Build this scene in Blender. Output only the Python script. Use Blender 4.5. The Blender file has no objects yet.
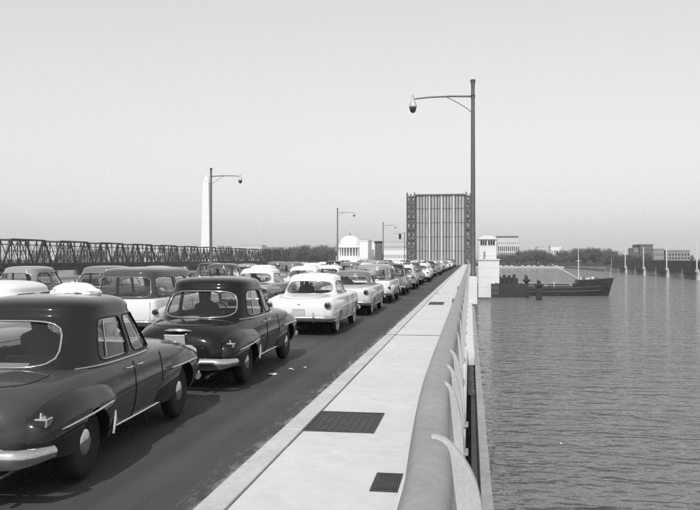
import bpy, bmesh, math, random
import numpy as np
from mathutils import Vector, Matrix

scene = bpy.context.scene
COL = scene.collection
R = math.radians
PI = math.pi

# ------------------------------------------------------------------ camera
F_PX = 764.0                      # focal length in pixels of a 700 px wide frame
CAM_Z = 2.055
YAW = math.atan(120.0 / F_PX)     # the road runs 9.5 degrees right of the view axis
PITCH = 3.0 / F_PX
cam_d = bpy.data.cameras.new('camera')
cam_d.sensor_width = 36.0
cam_d.lens = 36.0 * F_PX / 700.0
cam_d.clip_start = 0.05
cam_d.clip_end = 20000.0
cam = bpy.data.objects.new('camera', cam_d)
COL.objects.link(cam)
cam.location = (0, 0, CAM_Z)
cam.rotation_euler = (PI / 2 + PITCH, 0, YAW)
scene.camera = cam

# ------------------------------------------------------------------ sky and sun
SUN_EL = R(43)
SUN_AZ_TO = R(4)                 # light travels forward (+Y) and a little to the right (+X)
world = bpy.data.worlds.new('World')
scene.world = world
world.use_nodes = True
wn, wl = world.node_tree.nodes, world.node_tree.links
wn.clear()
w_out = wn.new('ShaderNodeOutputWorld')
w_bg = wn.new('ShaderNodeBackground')
w_sky = wn.new('ShaderNodeTexSky')
w_sky.sky_type = 'NISHITA'
w_sky.sun_disc = False
w_sky.sun_elevation = SUN_EL
w_sky.sun_rotation = PI + SUN_AZ_TO
w_sky.air_density = 1.0
w_sky.dust_density = 1.2
w_sky.ozone_density = 1.0
w_sep = wn.new('ShaderNodeSeparateColor')     # black and white film: mostly blue and green sensitive
wl.new(w_sky.outputs['Color'], w_sep.inputs['Color'])
def wmath(op, a, b):
    n = wn.new('ShaderNodeMath'); n.operation = op
    for i, v in enumerate((a, b)):
        if isinstance(v, (int, float)): n.inputs[i].default_value = v
        else: wl.new(v, n.inputs[i])
    return n.outputs[0]
w_grey = wmath('ADD', wmath('MULTIPLY', w_sep.outputs['Blue'], 0.80), wmath('MULTIPLY', w_sep.outputs['Green'], 0.25))
w_film = wmath('MULTIPLY', wmath('POWER', wmath('MULTIPLY', w_grey, 0.2), 0.5), 5.0)   # shoulder of the film curve
wl.new(w_film, w_bg.inputs['Color'])
w_bg.inputs['Strength'].default_value = 0.145
wl.new(w_bg.outputs['Background'], w_out.inputs['Surface'])

sun_d = bpy.data.lights.new('sun', 'SUN')
sun_d.energy = 3.1
sun_d.angle = R(0.53)
sun_d.color = (1.0, 0.995, 0.985)
sun = bpy.data.objects.new('sun', sun_d)
COL.objects.link(sun)
sun.location = (-30, -60, 60)
_ld = Vector((math.sin(SUN_AZ_TO) * math.cos(SUN_EL), math.cos(SUN_AZ_TO) * math.cos(SUN_EL), -math.sin(SUN_EL)))
sun.rotation_euler = _ld.to_track_quat('-Z', 'Y').to_euler()

scene.view_settings.view_transform = 'Standard'
scene.view_settings.look = 'None'
scene.view_settings.exposure = 0.1
scene.view_settings.gamma = 1.0
scene.view_settings.use_curve_mapping = False
scene.render.engine = 'CYCLES'
scene.cycles.use_denoising = False     # what noise is left reads as the grain of the film
scene.cycles.max_bounces = 8
scene.cycles.transparent_max_bounces = 24
scene.cycles.caustics_reflective = False
scene.cycles.caustics_refractive = False

# ------------------------------------------------------------------ materials (all grey: the photograph is black and white)
MATS = {}
def new_mat(name):
    m = bpy.data.materials.new(name)
    m.use_nodes = True
    nt = m.node_tree
    b = nt.nodes['Principled BSDF']
    MATS[name] = m
    return m, nt, b
def node(nt, typ, **kw):
    n = nt.nodes.new(typ)
    for k, v in kw.items():
        if k in n.inputs: n.inputs[k].default_value = v
        else: setattr(n, k, v)
    return n
def grey(v): return (v, v * 1.004, v * 1.0, 1)

def surf(name, g, rough=0.6, metal=0.0, var=0.25, scale=3.0, detail=6, bump=0.0, bscale=None, coat=0.0, spec=0.5, stretch=(1, 1, 1)):
    """plain surface with two octaves of procedural wear"""
    m, nt, b = new_mat(name)
    L = nt.links
    tc = node(nt, 'ShaderNodeTexCoord')
    mp = node(nt, 'ShaderNodeMapping'); mp.inputs['Scale'].default_value = stretch
    L.new(tc.outputs['Object'], mp.inputs['Vector'])
    n1 = node(nt, 'ShaderNodeTexNoise', Scale=scale, Detail=detail, Roughness=0.6)
    L.new(mp.outputs[0], n1.inputs['Vector'])
    n2 = node(nt, 'ShaderNodeTexNoise', Scale=scale * 9.3, Detail=3, Roughness=0.6)
    L.new(mp.outputs[0], n2.inputs['Vector'])
    mx = node(nt, 'ShaderNodeMath', operation='ADD')
    L.new(n1.outputs['Fac'], mx.inputs[0]); L.new(n2.outputs['Fac'], mx.inputs[1])
    mr = node(nt, 'ShaderNodeMapRange')
    mr.inputs['From Min'].default_value = 0.7; mr.inputs['From Max'].default_value = 1.3
    mr.inputs['To Min'].default_value = g * (1 - var); mr.inputs['To Max'].default_value = g * (1 + var)
    L.new(mx.outputs[0], mr.inputs['Value'])
    L.new(mr.outputs[0], b.inputs['Base Color'])
    b.inputs['Roughness'].default_value = rough
    b.inputs['Metallic'].default_value = metal
    b.inputs['Coat Weight'].default_value = coat
    b.inputs['Coat Roughness'].default_value = 0.03
    b.inputs['Specular IOR Level'].default_value = spec
    if bump:
        bp = node(nt, 'ShaderNodeBump', Strength=bump, Distance=0.02)
        nb = node(nt, 'ShaderNodeTexNoise', Scale=bscale or scale * 12, Detail=4)
        L.new(mp.outputs[0], nb.inputs['Vector'])
        L.new(nb.outputs['Fac'], bp.inputs['Height'])
        L.new(bp.outputs['Normal'], b.inputs['Normal'])
    return m

def paint(name, g, rough=0.5, coat=0.9, dust=0.03):
    """car paint: base coat, clear polish, a thin uneven film of road dust"""
    m, nt, b = new_mat(name)
    L = nt.links
    tc = node(nt, 'ShaderNodeTexCoord')
    n1 = node(nt, 'ShaderNodeTexNoise', Scale=2.2, Detail=7, Roughness=0.65)
    L.new(tc.outputs['Object'], n1.inputs['Vector'])
    sx = node(nt, 'ShaderNodeSeparateXYZ'); L.new(tc.outputs['Object'], sx.inputs[0])
    low = node(nt, 'ShaderNodeMapRange')          # road dirt thrown up onto the sills
    low.inputs['From Min'].default_value = 0.75; low.inputs['From Max'].default_value = 0.25
    low.inputs['To Min'].default_value = 0.0; low.inputs['To Max'].default_value = 0.3
    L.new(sx.outputs['Z'], low.inputs['Value'])
    dm = node(nt, 'ShaderNodeMath', operation='MULTIPLY_ADD')
    L.new(n1.outputs['Fac'], dm.inputs[0]); dm.inputs[1].default_value = dust * 2
    L.new(low.outputs[0], dm.inputs[2])
    dm2 = node(nt, 'ShaderNodeMath', operation='MULTIPLY'); L.new(dm.outputs[0], dm2.inputs[0]); L.new(n1.outputs['Fac'], dm2.inputs[1])
    mix = node(nt, 'ShaderNodeMix', data_type='RGBA')
    mix.inputs[6].default_value = grey(g)
    mix.inputs[7].default_value = grey(0.06)
    L.new(dm2.outputs[0], mix.inputs[0])
    L.new(mix.outputs[2], b.inputs['Base Color'])
    rr = node(nt, 'ShaderNodeMapRange')
    rr.inputs['To Min'].default_value = 0.02; rr.inputs['To Max'].default_value = 0.14
    L.new(n1.outputs['Fac'], rr.inputs['Value'])
    L.new(rr.outputs[0], b.inputs['Coat Roughness'])
    b.inputs['Roughness'].default_value = rough
    b.inputs['Coat Weight'].default_value = coat
    b.inputs['Specular IOR Level'].default_value = 0.08
    b.inputs['Coat IOR'].default_value = 1.36
    return m

for nm, g in (('paint_black', 0.006), ('paint_dark', 0.028), ('paint_charcoal', 0.07), ('paint_mid', 0.16),
              ('paint_grey', 0.28), ('paint_pale', 0.48), ('paint_cream', 0.62), ('paint_white', 0.78)):
    paint(nm, g)
paint('paint_near_body', 0.055, coat=1.0, dust=0.05)  # paler than its wings and roof: glare on the boot put into the colour
paint('paint_near', 0.012, coat=1.0, dust=0.05)

surf('chrome', 0.62, rough=0.14, metal=1.0, var=0.12, scale=5)
surf('chrome_dull', 0.5, rough=0.28, metal=1.0, var=0.2, scale=9)
surf('rubber', 0.018, rough=0.85, var=0.35, scale=14)
surf('whitewall', 0.5, rough=0.7, var=0.15, scale=14)
surf('seam', 0.008, rough=0.9, var=0.1)
surf('lens', 0.03, rough=0.12, coat=1.0, var=0.1)
surf('clear_lens', 0.5, rough=0.1, coat=1.0, var=0.1)
surf('plate_white', 0.50, rough=0.5, var=0.12, scale=20)
surf('seat_cloth', 0.07, rough=0.9, var=0.25, scale=20)
surf('headlining', 0.16, rough=0.95, var=0.1, scale=6)
surf('underbody', 0.02, rough=0.9, var=0.3)
surf('coat_dark', 0.03, rough=0.95, var=0.2, scale=8)
surf('coat_pale', 0.45, rough=0.95, var=0.15, scale=8)
surf('skin', 0.32, rough=0.6, var=0.08, scale=8)
surf('hair', 0.02, rough=0.7, var=0.2, scale=20)
surf('felt_hat', 0.09, rough=0.95, var=0.15, scale=20)
surf('cloth_white', 0.72, rough=0.95, var=0.10, scale=6, bump=0.5, bscale=18)
surf('paper_white', 0.78, rough=0.9, var=0.06, scale=6)

def glass(name, tint=0.86):
    m, nt, b = new_mat(name)
    nt.nodes.remove(b)
    L = nt.links
    out = nt.nodes['Material Output']
    tr = node(nt, 'ShaderNodeBsdfTransparent', Color=grey(tint))
    gl = node(nt, 'ShaderNodeBsdfGlossy', Color=grey(0.95), Roughness=0.015)
    lw = node(nt, 'ShaderNodeLayerWeight', Blend=0.5)      # Schlick curve on the facing angle, the same from both sides of the pane
    pw = node(nt, 'ShaderNodeMath', operation='POWER'); pw.inputs[1].default_value = 4.0
    L.new(lw.outputs['Facing'], pw.inputs[0])
    ad = node(nt, 'ShaderNodeMath', operation='MULTIPLY_ADD'); ad.inputs[1].default_value = 0.85; ad.inputs[2].default_value = 0.06
    ad.use_clamp = True
    L.new(pw.outputs[0], ad.inputs[0])
    mx = node(nt, 'ShaderNodeMixShader')
    L.new(ad.outputs[0], mx.inputs[0]); L.new(tr.outputs[0], mx.inputs[1]); L.new(gl.outputs[0], mx.inputs[2])
    L.new(mx.outputs[0], out.inputs['Surface'])
    return m
glass('glass')
glass('pane_glass', 0.5)

# asphalt
def asphalt():
    m, nt, b = new_mat('asphalt'); L = nt.links
    tc = node(nt, 'ShaderNodeTexCoord')
    a = node(nt, 'ShaderNodeTexNoise', Scale=0.35, Detail=8, Roughness=0.6); L.new(tc.outputs['Object'], a.inputs['Vector'])
    c = node(nt, 'ShaderNodeTexNoise', Scale=45, Detail=5, Roughness=0.7); L.new(tc.outputs['Object'], c.inputs['Vector'])
    mp = node(nt, 'ShaderNodeMapping'); mp.inputs['Scale'].default_value = (2.2, 0.05, 1)
    L.new(tc.outputs['Object'], mp.inputs['Vector'])
    s = node(nt, 'ShaderNodeTexNoise', Scale=1.0, Detail=5); L.new(mp.outputs[0], s.inputs['Vector'])   # streaks worn along the lanes
    t = node(nt, 'ShaderNodeMath', operation='ADD'); L.new(a.outputs['Fac'], t.inputs[0]); L.new(s.outputs['Fac'], t.inputs[1])
    t2 = node(nt, 'ShaderNodeMath', operation='MULTIPLY_ADD'); L.new(c.outputs['Fac'], t2.inputs[0]); t2.inputs[1].default_value = 0.5
    L.new(t.outputs[0], t2.inputs[2])
    mr = node(nt, 'ShaderNodeMapRange'); mr.inputs['From Min'].default_value = 0.85; mr.inputs['From Max'].default_value = 1.65
    mr.inputs['To Min'].default_value = 0.024; mr.inputs['To Max'].default_value = 0.082
    L.new(t2.outputs[0], mr.inputs['Value'])
    # pale grit swept into the gutter beside the kerb
    sx = node(nt, 'ShaderNodeSeparateXYZ'); L.new(tc.outputs['Object'], sx.inputs[0])
    g1 = node(nt, 'ShaderNodeMapRange'); g1.inputs['From Min'].default_value = -2.58; g1.inputs['From Max'].default_value = -2.0
    L.new(sx.outputs['X'], g1.inputs['Value'])
    mpg = node(nt, 'ShaderNodeMapping'); mpg.inputs['Scale'].default_value = (4.0, 1.0, 1)
    L.new(tc.outputs['Object'], mpg.inputs['Vector'])
    g2 = node(nt, 'ShaderNodeTexNoise', Scale=1.7, Detail=12, Roughness=0.75); L.new(mpg.outputs[0], g2.inputs['Vector'])
    g3 = node(nt, 'ShaderNodeMath', operation='MULTIPLY_ADD'); L.new(g1.outputs[0], g3.inputs[0]); g3.inputs[1].default_value = 0.42
    L.new(g2.outputs['Fac'], g3.inputs[2])
    g4 = node(nt, 'ShaderNodeMapRange'); g4.inputs['From Min'].default_value = 0.69; g4.inputs['From Max'].default_value = 0.84
    L.new(g3.outputs[0], g4.inputs['Value'])
    mx = node(nt, 'ShaderNodeMix', data_type='RGBA'); L.new(g4.outputs[0], mx.inputs[0])
    L.new(mr.outputs[0], mx.inputs[6]); mx.inputs[7].default_value = grey(0.24)
    L.new(mx.outputs[2], b.inputs['Base Color'])
    b.inputs['Roughness'].default_value = 0.75
    bp = node(nt, 'ShaderNodeBump', Strength=0.35, Distance=0.01); L.new(c.outputs['Fac'], bp.inputs['Height'])
    L.new(bp.outputs[0], b.inputs['Normal'])
asphalt()
surf('concrete', 0.57, rough=0.85, var=0.085, scale=0.55, detail=14, bump=0.15, bscale=60)
surf('concrete_kerb', 0.50, rough=0.85, var=0.14, scale=1.6, detail=9, bump=0.2, bscale=50)
surf('concrete_grey', 0.30, rough=0.9, var=0.2, scale=0.8, bump=0.2, bscale=20)
surf('concrete_pale', 0.62, rough=0.85, var=0.08, scale=0.5)
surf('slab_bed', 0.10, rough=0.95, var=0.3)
surf('grating_iron', 0.055, rough=0.6, var=0.35, scale=6, bump=0.4, bscale=80, metal=0.3)
surf('rail_metal', 0.30, rough=0.45, var=0.15, scale=1.3, detail=12, metal=0.25, bump=0.12, bscale=30)
surf('post_metal', 0.46, rough=0.5, var=0.12, scale=6, metal=0.1)
surf('lamp_metal', 0.13, rough=0.5, var=0.2, scale=4, metal=0.4)
surf('truss_iron', 0.028, rough=0.7, var=0.3, scale=0.4)
surf('white_wall', 0.74, rough=0.8, var=0.05, scale=0.4)
surf('window_dark', 0.03, rough=0.15, var=0.2)
surf('timber_dark', 0.035, rough=0.9, var=0.45, scale=0.8, stretch=(1, 1, 0.12))
surf('timber_wet', 0.12, rough=0.8, var=0.4, scale=0.7, stretch=(0.2, 1, 1))
surf('hull_black', 0.022, rough=0.5, var=0.5, scale=0.35, stretch=(0.15, 1, 1.6))
surf('hull_grey', 0.13, rough=0.6, var=0.35, scale=0.5, stretch=(0.2, 1, 1.5))
surf('ship_white', 0.6, rough=0.6, var=0.2, scale=0.8)
surf('deck_steel', 0.36, rough=0.7, var=0.2, scale=0.35, stretch=(1, 1, 0.12))
surf('deck_steel_dark', 0.10, rough=0.75, var=0.3, scale=0.5, stretch=(1, 1, 0.15))
surf('lane_paint', 0.74, rough=0.8, var=0.08)
surf('girder_dark', 0.025, rough=0.7, var=0.3, scale=0.2)
surf('brick_dark', 0.13, rough=0.9, var=0.2, scale=0.1)
surf('stone_grey', 0.26, rough=0.9, var=0.12, scale=0.05)
surf('stone_pale', 0.55, rough=0.9, var=0.08, scale=0.05)
surf('marble', 0.80, rough=0.8, var=0.03, scale=0.05)
surf('roof_dark', 0.09, rough=0.9, var=0.2, scale=0.1)
surf('bark', 0.08, rough=0.95, var=0.3, scale=0.5)
surf('twigs', 0.11, rough=0.95, var=0.3, scale=0.1)
surf('thicket', 0.055, rough=0.95, var=0.3, scale=0.1)
surf('land', 0.10, rough=1.0, var=0.4, scale=0.02, detail=8)
surf('seawall', 0.38, rough=0.9, var=0.15, scale=0.05)
# water: low swell and wind ripples as relief on a murky grey river
def water_mat():
    m, nt, b = new_mat('river_water'); L = nt.links
    tc = node(nt, 'ShaderNodeTexCoord')
    def layer(scale, stretch, rot, detail, rough=0.55):
        mp = node(nt, 'ShaderNodeMapping'); mp.inputs['Scale'].default_value = stretch; mp.inputs['Rotation'].default_value = (0, 0, rot)
        L.new(tc.outputs['Object'], mp.inputs['Vector'])
        n = node(nt, 'ShaderNodeTexNoise', Scale=scale, Detail=detail, Roughness=rough)
        L.new(mp.outputs[0], n.inputs['Vector'])
        return n.outputs['Fac']
    a = layer(0.85, (0.5, 1, 1), R(-14), 2.5, .5)
    c = layer(0.30, (0.4, 1, 1), R(10), 3)
    d = layer(2.3, (0.55, 1, 1), R(8), 2.5)
    def mad(x, k, y):
        n = node(nt, 'ShaderNodeMath', operation='MULTIPLY_ADD'); L.new(x, n.inputs[0]); n.inputs[1].default_value = k
        if y is None: n.inputs[2].default_value = 0
        else: L.new(y, n.inputs[2])
        return n.outputs[0]
    h = mad(a, 1.0, mad(c, 1.6, mad(d, 0.22, None)))
    bp = node(nt, 'ShaderNodeBump', Strength=1.0, Distance=1.05); L.new(h, bp.inputs['Height'])
    L.new(bp.outputs[0], b.inputs['Normal'])
    big = layer(0.012, (0.5, 1, 1), 0, 3)
    mr = node(nt, 'ShaderNodeMapRange'); mr.inputs['To Min'].default_value = 0.13; mr.inputs['To Max'].default_value = 0.21
    L.new(big, mr.inputs['Value']); L.new(mr.outputs[0], b.inputs['Base Color'])
    b.inputs['Roughness'].default_value = 0.09
    b.inputs['IOR'].default_value = 1.5
water_mat()

# ------------------------------------------------------------------ helpers
def link(o): COL.objects.link(o)
def tag(o, label=None, cat=None, group=None, kind=None):
    if label: o['label'] = label
    if cat: o['category'] = cat
    if group: o['group'] = group
    if kind: o['kind'] = kind
    return o
def empty(name, loc=(0, 0, 0), rz=0.0):
    o = bpy.data.objects.new(name, None)
    o.empty_display_size = 0.3
    link(o); o.location = loc; o.rotation_euler = (0, 0, rz)
    return o

class MB:
    """collects shapes; build() makes ONE mesh object of them"""
    def __init__(s): s.v = []; s.f = []
    def add(s, vs, fs):
        o = len(s.v); s.v += [tuple(p) for p in vs]; s.f += [tuple(i + o for i in f) for f in fs]; return s
    def box(s, x0, x1, y0, y1, z0, z1):
        return s.add([(x0, y0, z0), (x1, y0, z0), (x1, y1, z0), (x0, y1, z0), (x0, y0, z1), (x1, y0, z1), (x1, y1, z1), (x0, y1, z1)],
                     [(0, 3, 2, 1), (4, 5, 6, 7), (0, 1, 5, 4), (1, 2, 6, 5), (2, 3, 7, 6), (3, 0, 4, 7)])
    def bar(s, p, q, w, h=None):
        """square bar from p to q"""
        p, q = Vector(p), Vector(q); h = h or w
        d = (q - p).normalized(); up = Vector((0, 0, 1)) if abs(d.z) < 0.95 else Vector((0, 1, 0))
        a = d.cross(up).normalized() * w / 2; b = a.cross(d).normalized() * h / 2
        vs = [p - a - b, p + a - b, p + a + b, p - a + b, q - a - b, q + a - b, q + a + b, q - a + b]
        return s.add(vs, [(0, 1, 2, 3), (7, 6, 5, 4), (0, 4, 5, 1), (1, 5, 6, 2), (2, 6, 7, 3), (3, 7, 4, 0)])
    def tube(s, pts, r, n=8, closed=False, cap=True):
        pts = [Vector(p) for p in pts]; k = len(pts)
        rr = r if isinstance(r, (list, tuple)) else [r] * k
        o = len(s.v); prev = None
        for i, p in enumerate(pts):
            d = (pts[(i + 1) % k] - pts[i - 1]) if closed else (pts[min(i + 1, k - 1)] - pts[max(i - 1, 0)])
            d.normalize()
            if prev is None:
                up = Vector((0, 0, 1)) if abs(d.z) < 0.9 else Vector((1, 0, 0)); a = d.cross(up).normalized()
            else:
                a = (prev - d * prev.dot(d)).normalized()
            prev = a; b = d.cross(a)
            for j in range(n):
                t = 2 * PI * j / n
                s.v.append(tuple(p + (a * math.cos(t) + b * math.sin(t)) * rr[i]))
        for i in range(k if closed else k - 1):
            for j in range(n):
                A = o + i * n + j; B = o + i * n + (j + 1) % n
                C = o + ((i + 1) % k) * n + (j + 1) % n; D = o + ((i + 1) % k) * n + j
                s.f.append((A, B, C, D))
        if cap and not closed:
            s.f.append(tuple(o + j for j in range(n))[::-1]); s.f.append(tuple(o + (k - 1) * n + j for j in range(n)))
        return s
    def lathe(s, prof, n=24, axis='Z', c=(0, 0, 0)):
        """prof = [(r, h)...]"""
        o = len(s.v); c = Vector(c)
        for r_, h in prof:
            for j in range(n):
                t = 2 * PI * j / n; a, b = r_ * math.cos(t), r_ * math.sin(t)
                s.v.append(tuple(c + Vector({'Z': (a, b, h), 'X': (h, a, b), 'Y': (a, h, b)}[axis])))
        m = len(prof)
        for i in range(m - 1):
            for j in range(n):
                q = (o + i * n + j, o + i * n + (j + 1) % n, o + (i + 1) * n + (j + 1) % n, o + (i + 1) * n + j)
                s.f.append(q if axis != 'Y' else q[::-1])
        a0 = tuple(o + j for j in range(n)); a1 = tuple(o + (m - 1) * n + j for j in range(n))
        s.f.append(a0[::-1] if axis != 'Y' else a0); s.f.append(a1 if axis != 'Y' else a1[::-1])
        return s
    def prism(s, poly, h0, h1, axis='Z'):
        n = len(poly); o = len(s.v)
        for h in (h0, h1):
            for a, b in poly: s.v.append({'Z': (a, b, h), 'Y': (a, h, b), 'X': (h, a, b)}[axis])
        for i in range(n): s.f.append((o + i, o + (i + 1) % n, o + n + (i + 1) % n, o + n + i))
        s.f.append(tuple(o + i for i in range(n))[::-1]); s.f.append(tuple(o + n + i for i in range(n)))
        return s
    def rings(s, rings, cap=True, closed=True):
        """loft through equal-length rings"""
        o = len(s.v); n = len(rings[0])
        for r_ in rings: s.v += [tuple(p) for p in r_]
        for i in range(len(rings) - 1):
            for j in range(n if closed else n - 1):
                s.f.append((o + i * n + j, o + i * n + (j + 1) % n, o + (i + 1) * n + (j + 1) % n, o + (i + 1) * n + j))
        if cap:
            s.f.append(tuple(o + j for j in range(n))[::-1]); s.f.append(tuple(o + (len(rings) - 1) * n + j for j in range(n)))
        return s
    def mesh(s, name, smooth=False, angle=40, fix=True, bevel=0.0):
        me = bpy.data.meshes.new(name); me.from_pydata(s.v, [], s.f)
        if fix or bevel:
            bm = bmesh.new(); bm.from_mesh(me)
            if bevel:
                bmesh.ops.remove_doubles(bm, verts=bm.verts, dist=1e-5)
                ed = [e for e in bm.edges if len(e.link_faces) == 2 and e.calc_face_angle(0) > 0.6]
                bmesh.ops.bevel(bm, geom=ed, offset=bevel, segments=2, profile=0.6, affect='EDGES', clamp_overlap=True)
            if fix: bmesh.ops.recalc_face_normals(bm, faces=bm.faces)
            bm.to_mesh(me); bm.free()
        if smooth:
            me.polygons.foreach_set('use_smooth', [True] * len(me.polygons))
            me.set_sharp_from_angle(angle=R(angle))
        me.update()
        return me
    def build(s, name, mat, parent=None, loc=(0, 0, 0), do_link=True, **kw):
        o = bpy.data.objects.new(name, s.mesh(name, **kw))
        o.data.materials.append(MATS[mat])
        if do_link: link(o)
        o.parent = parent; o.location = loc
        return o

def obj_from(me, name, mat=None, parent=None, loc=(0, 0, 0), rot=(0, 0, 0), scale=(1, 1, 1), do_link=True):
    o = bpy.data.objects.new(name, me)
    if mat and not me.materials: me.materials.append(MATS[mat])
    if do_link: link(o)
    o.parent = parent; o.location = loc; o.rotation_euler = rot; o.scale = scale
    return o
def recolour(o, mat):
    if o.material_slots and o.material_slots[0].material is not MATS[mat]:
        o.material_slots[0].link = 'OBJECT'; o.material_slots[0].material = MATS[mat]
def copy_tree(o, parent=None, keep=None):
    c = o.copy(); link(c); c.parent = parent
    for ch in o.children:
        if keep is None or ch.name.split('.')[0] in keep: copy_tree(ch, c, keep)
    return c
def world_at(px, py, depth):
    """where a point seen at (px, py) stands when it is depth metres away along the view axis"""
    xc = (px - 350) / F_PX * depth; zc = (255 - py) / F_PX * depth + PITCH * depth
    c, s = math.cos(YAW), math.sin(YAW)
    return Vector((xc * c - depth * s, xc * s + depth * c, CAM_Z + zc))
def x_at(px, Y):
    """road-frame X of a point seen at column px when it stands at distance Y along the road"""
    t = (px - 350) / F_PX; c, s = math.cos(YAW), math.sin(YAW)
    return Y * (t * c - s) / (c + t * s)

def pchip(xs, ys, x):
    xs = np.asarray(xs, float); ys = np.asarray(ys, float); x = np.asarray(x, float)
    h = np.diff(xs); d = np.diff(ys) / h; m = np.zeros_like(ys)
    for i in range(1, len(xs) - 1):
        if d[i - 1] * d[i] > 0:
            w1, w2 = 2 * h[i] + h[i - 1], h[i] + 2 * h[i - 1]
            m[i] = (w1 + w2) / (w1 / d[i - 1] + w2 / d[i])
    m[0], m[-1] = d[0], d[-1]
    k = np.clip(np.searchsorted(xs, x) - 1, 0, len(h) - 1)
    t = (x - xs[k]) / h[k]
    return ((1 + 2 * t) * (1 - t) ** 2 * ys[k] + t * (1 - t) ** 2 * h[k] * m[k] + t * t * (3 - 2 * t) * ys[k + 1] + t * t * (t - 1) * h[k] * m[k + 1])

# ------------------------------------------------------------------ cars
def bool_cut(me, cutters):
    """subtract cylinders (wheel wells) from a closed mesh"""
    a = bpy.data.objects.new('cut_a', me); link(a)
    b = bpy.data.objects.new('cut_b', cutters); link(b)
    md = a.modifiers.new('cut', 'BOOLEAN'); md.operation = 'DIFFERENCE'; md.object = b; md.solver = 'EXACT'
    dg = bpy.context.evaluated_depsgraph_get()
    out = bpy.data.meshes.new_from_object(a.evaluated_get(dg))
    bpy.data.objects.remove(a); bpy.data.objects.remove(b)
    return out

class CarBody:
    """lofted lower body: control stations (y, half width, sill z, shoulder z, crown z)"""
    def __init__(s, ctrl, n=2.8, under=0.13, tumble=0.05):
        s.c = np.array(ctrl, float); s.n = n; s.under = under; s.tumble = tumble
    def at(s, y):
        return [float(pchip(s.c[:, 0], s.c[:, k], y)) for k in range(1, 5)]
    def side_x(s, y, z):
        w, zb, zs, zc = s.at(y)
        t = min(max((z - zb) / max(zs - zb, 1e-3), 0), 1)
        if z > zs:
            q = min((z - zs) / max(zc - zs, 1e-3), 1)
            return w * (1 - s.tumble) * (1 - q ** s.n) ** (1 / s.n)
        return w * (1 - s.under * (1 - t) ** 3 - s.tumble * t ** 3)
    def top_z(s, x, y):
        w, zb, zs, zc = s.at(y); q = min(abs(x) / (w * (1 - s.tumble)), 1)
        return zs + (zc - zs) * (1 - q ** s.n) ** (1 / s.n)
    def section(s, y):
        w, zb, zs, zc = s.at(y); half = [(0.0, zb), (w * 0.5, zb), (w * (0.97 - s.under), zb)]
        for t in np.linspace(0.04, 1, 9):
            half.append((w * (1 - s.under * (1 - t) ** 3 - s.tumble * t ** 3), zb + (zs - zb) * t))
        for a in np.linspace(0, PI / 2, 12)[1:]:
            half.append((w * (1 - s.tumble) * max(math.cos(a), 0) ** (2 / s.n), zs + (zc - zs) * math.sin(a) ** (2 / s.n)))
        pts = [(x, y, z) for x, z in half]
        return pts + [(-x, y, z) for x, z in half[-2:0:-1]]
    def mesh(s):
        y0, y1 = s.c[0, 0], s.c[-1, 0]
        t = np.linspace(0, PI, 64)
        ys = (y0 + y1) / 2 - (y1 - y0) / 2 * np.cos(t) * (1 - 0.12 * np.sin(t) ** 2)
        return MB().rings([s.section(float(y)) for y in ys])

class Cabin:
    """greenhouse surface S(a, t): a runs round the car, t = 0 at the belt, 1 at the top of the windows, 1..2 over the roof"""
    def __init__(s, **k): s.__dict__.update(k)
    def par(s, t):
        u = min(t, 1.0); e = u ** s.curve if u > 0 else u
        return (s.w0 + (s.w1 - s.w0) * e, s.yr0 + (s.yr1 - s.yr0) * e, s.yf0 + (s.yf1 - s.yf0) * e, s.z0 + (s.z1 - s.z0) * u)
    def S(s, a, t, off=0.0):
        w, yr, yf, z = s.par(t); k = 1.0
        if t > 1:
            b = (t - 1) * PI / 2
            k = max(math.cos(b), 0) ** (2 / s.m); z = s.z1 + (s.zr - s.z1) * math.sin(b) ** (2 / s.m)
        w -= off; yr += off; yf -= off
        if t > 1: z -= off
        yc, ly = (yr + yf) / 2, (yf - yr) / 2
        ca, sa = math.cos(a), math.sin(a)
        rho = k / (abs(ca) ** s.n + abs(sa) ** s.n) ** (1 / s.n)
        x = w * ca * rho; y = yc + ly * sa * rho
        return Vector((x, y, z))
    def a_y(s, y, side=1):
        w, yr, yf, z = s.par(0.5); yc, ly = (yr + yf) / 2, (yf - yr) / 2
        q = max(-.999, min(.999, (y - yc) / ly)); a = math.atan2(q, (1 - abs(q) ** s.n) ** (1 / s.n))
        return a if side > 0 else PI - a
    def a_x(s, x, front):
        w = s.par(0.5)[0]; q = max(-.999, min(.999, x / w)); a = math.atan2((1 - abs(q) ** s.n) ** (1 / s.n), q)
        return a if front else -a

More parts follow.
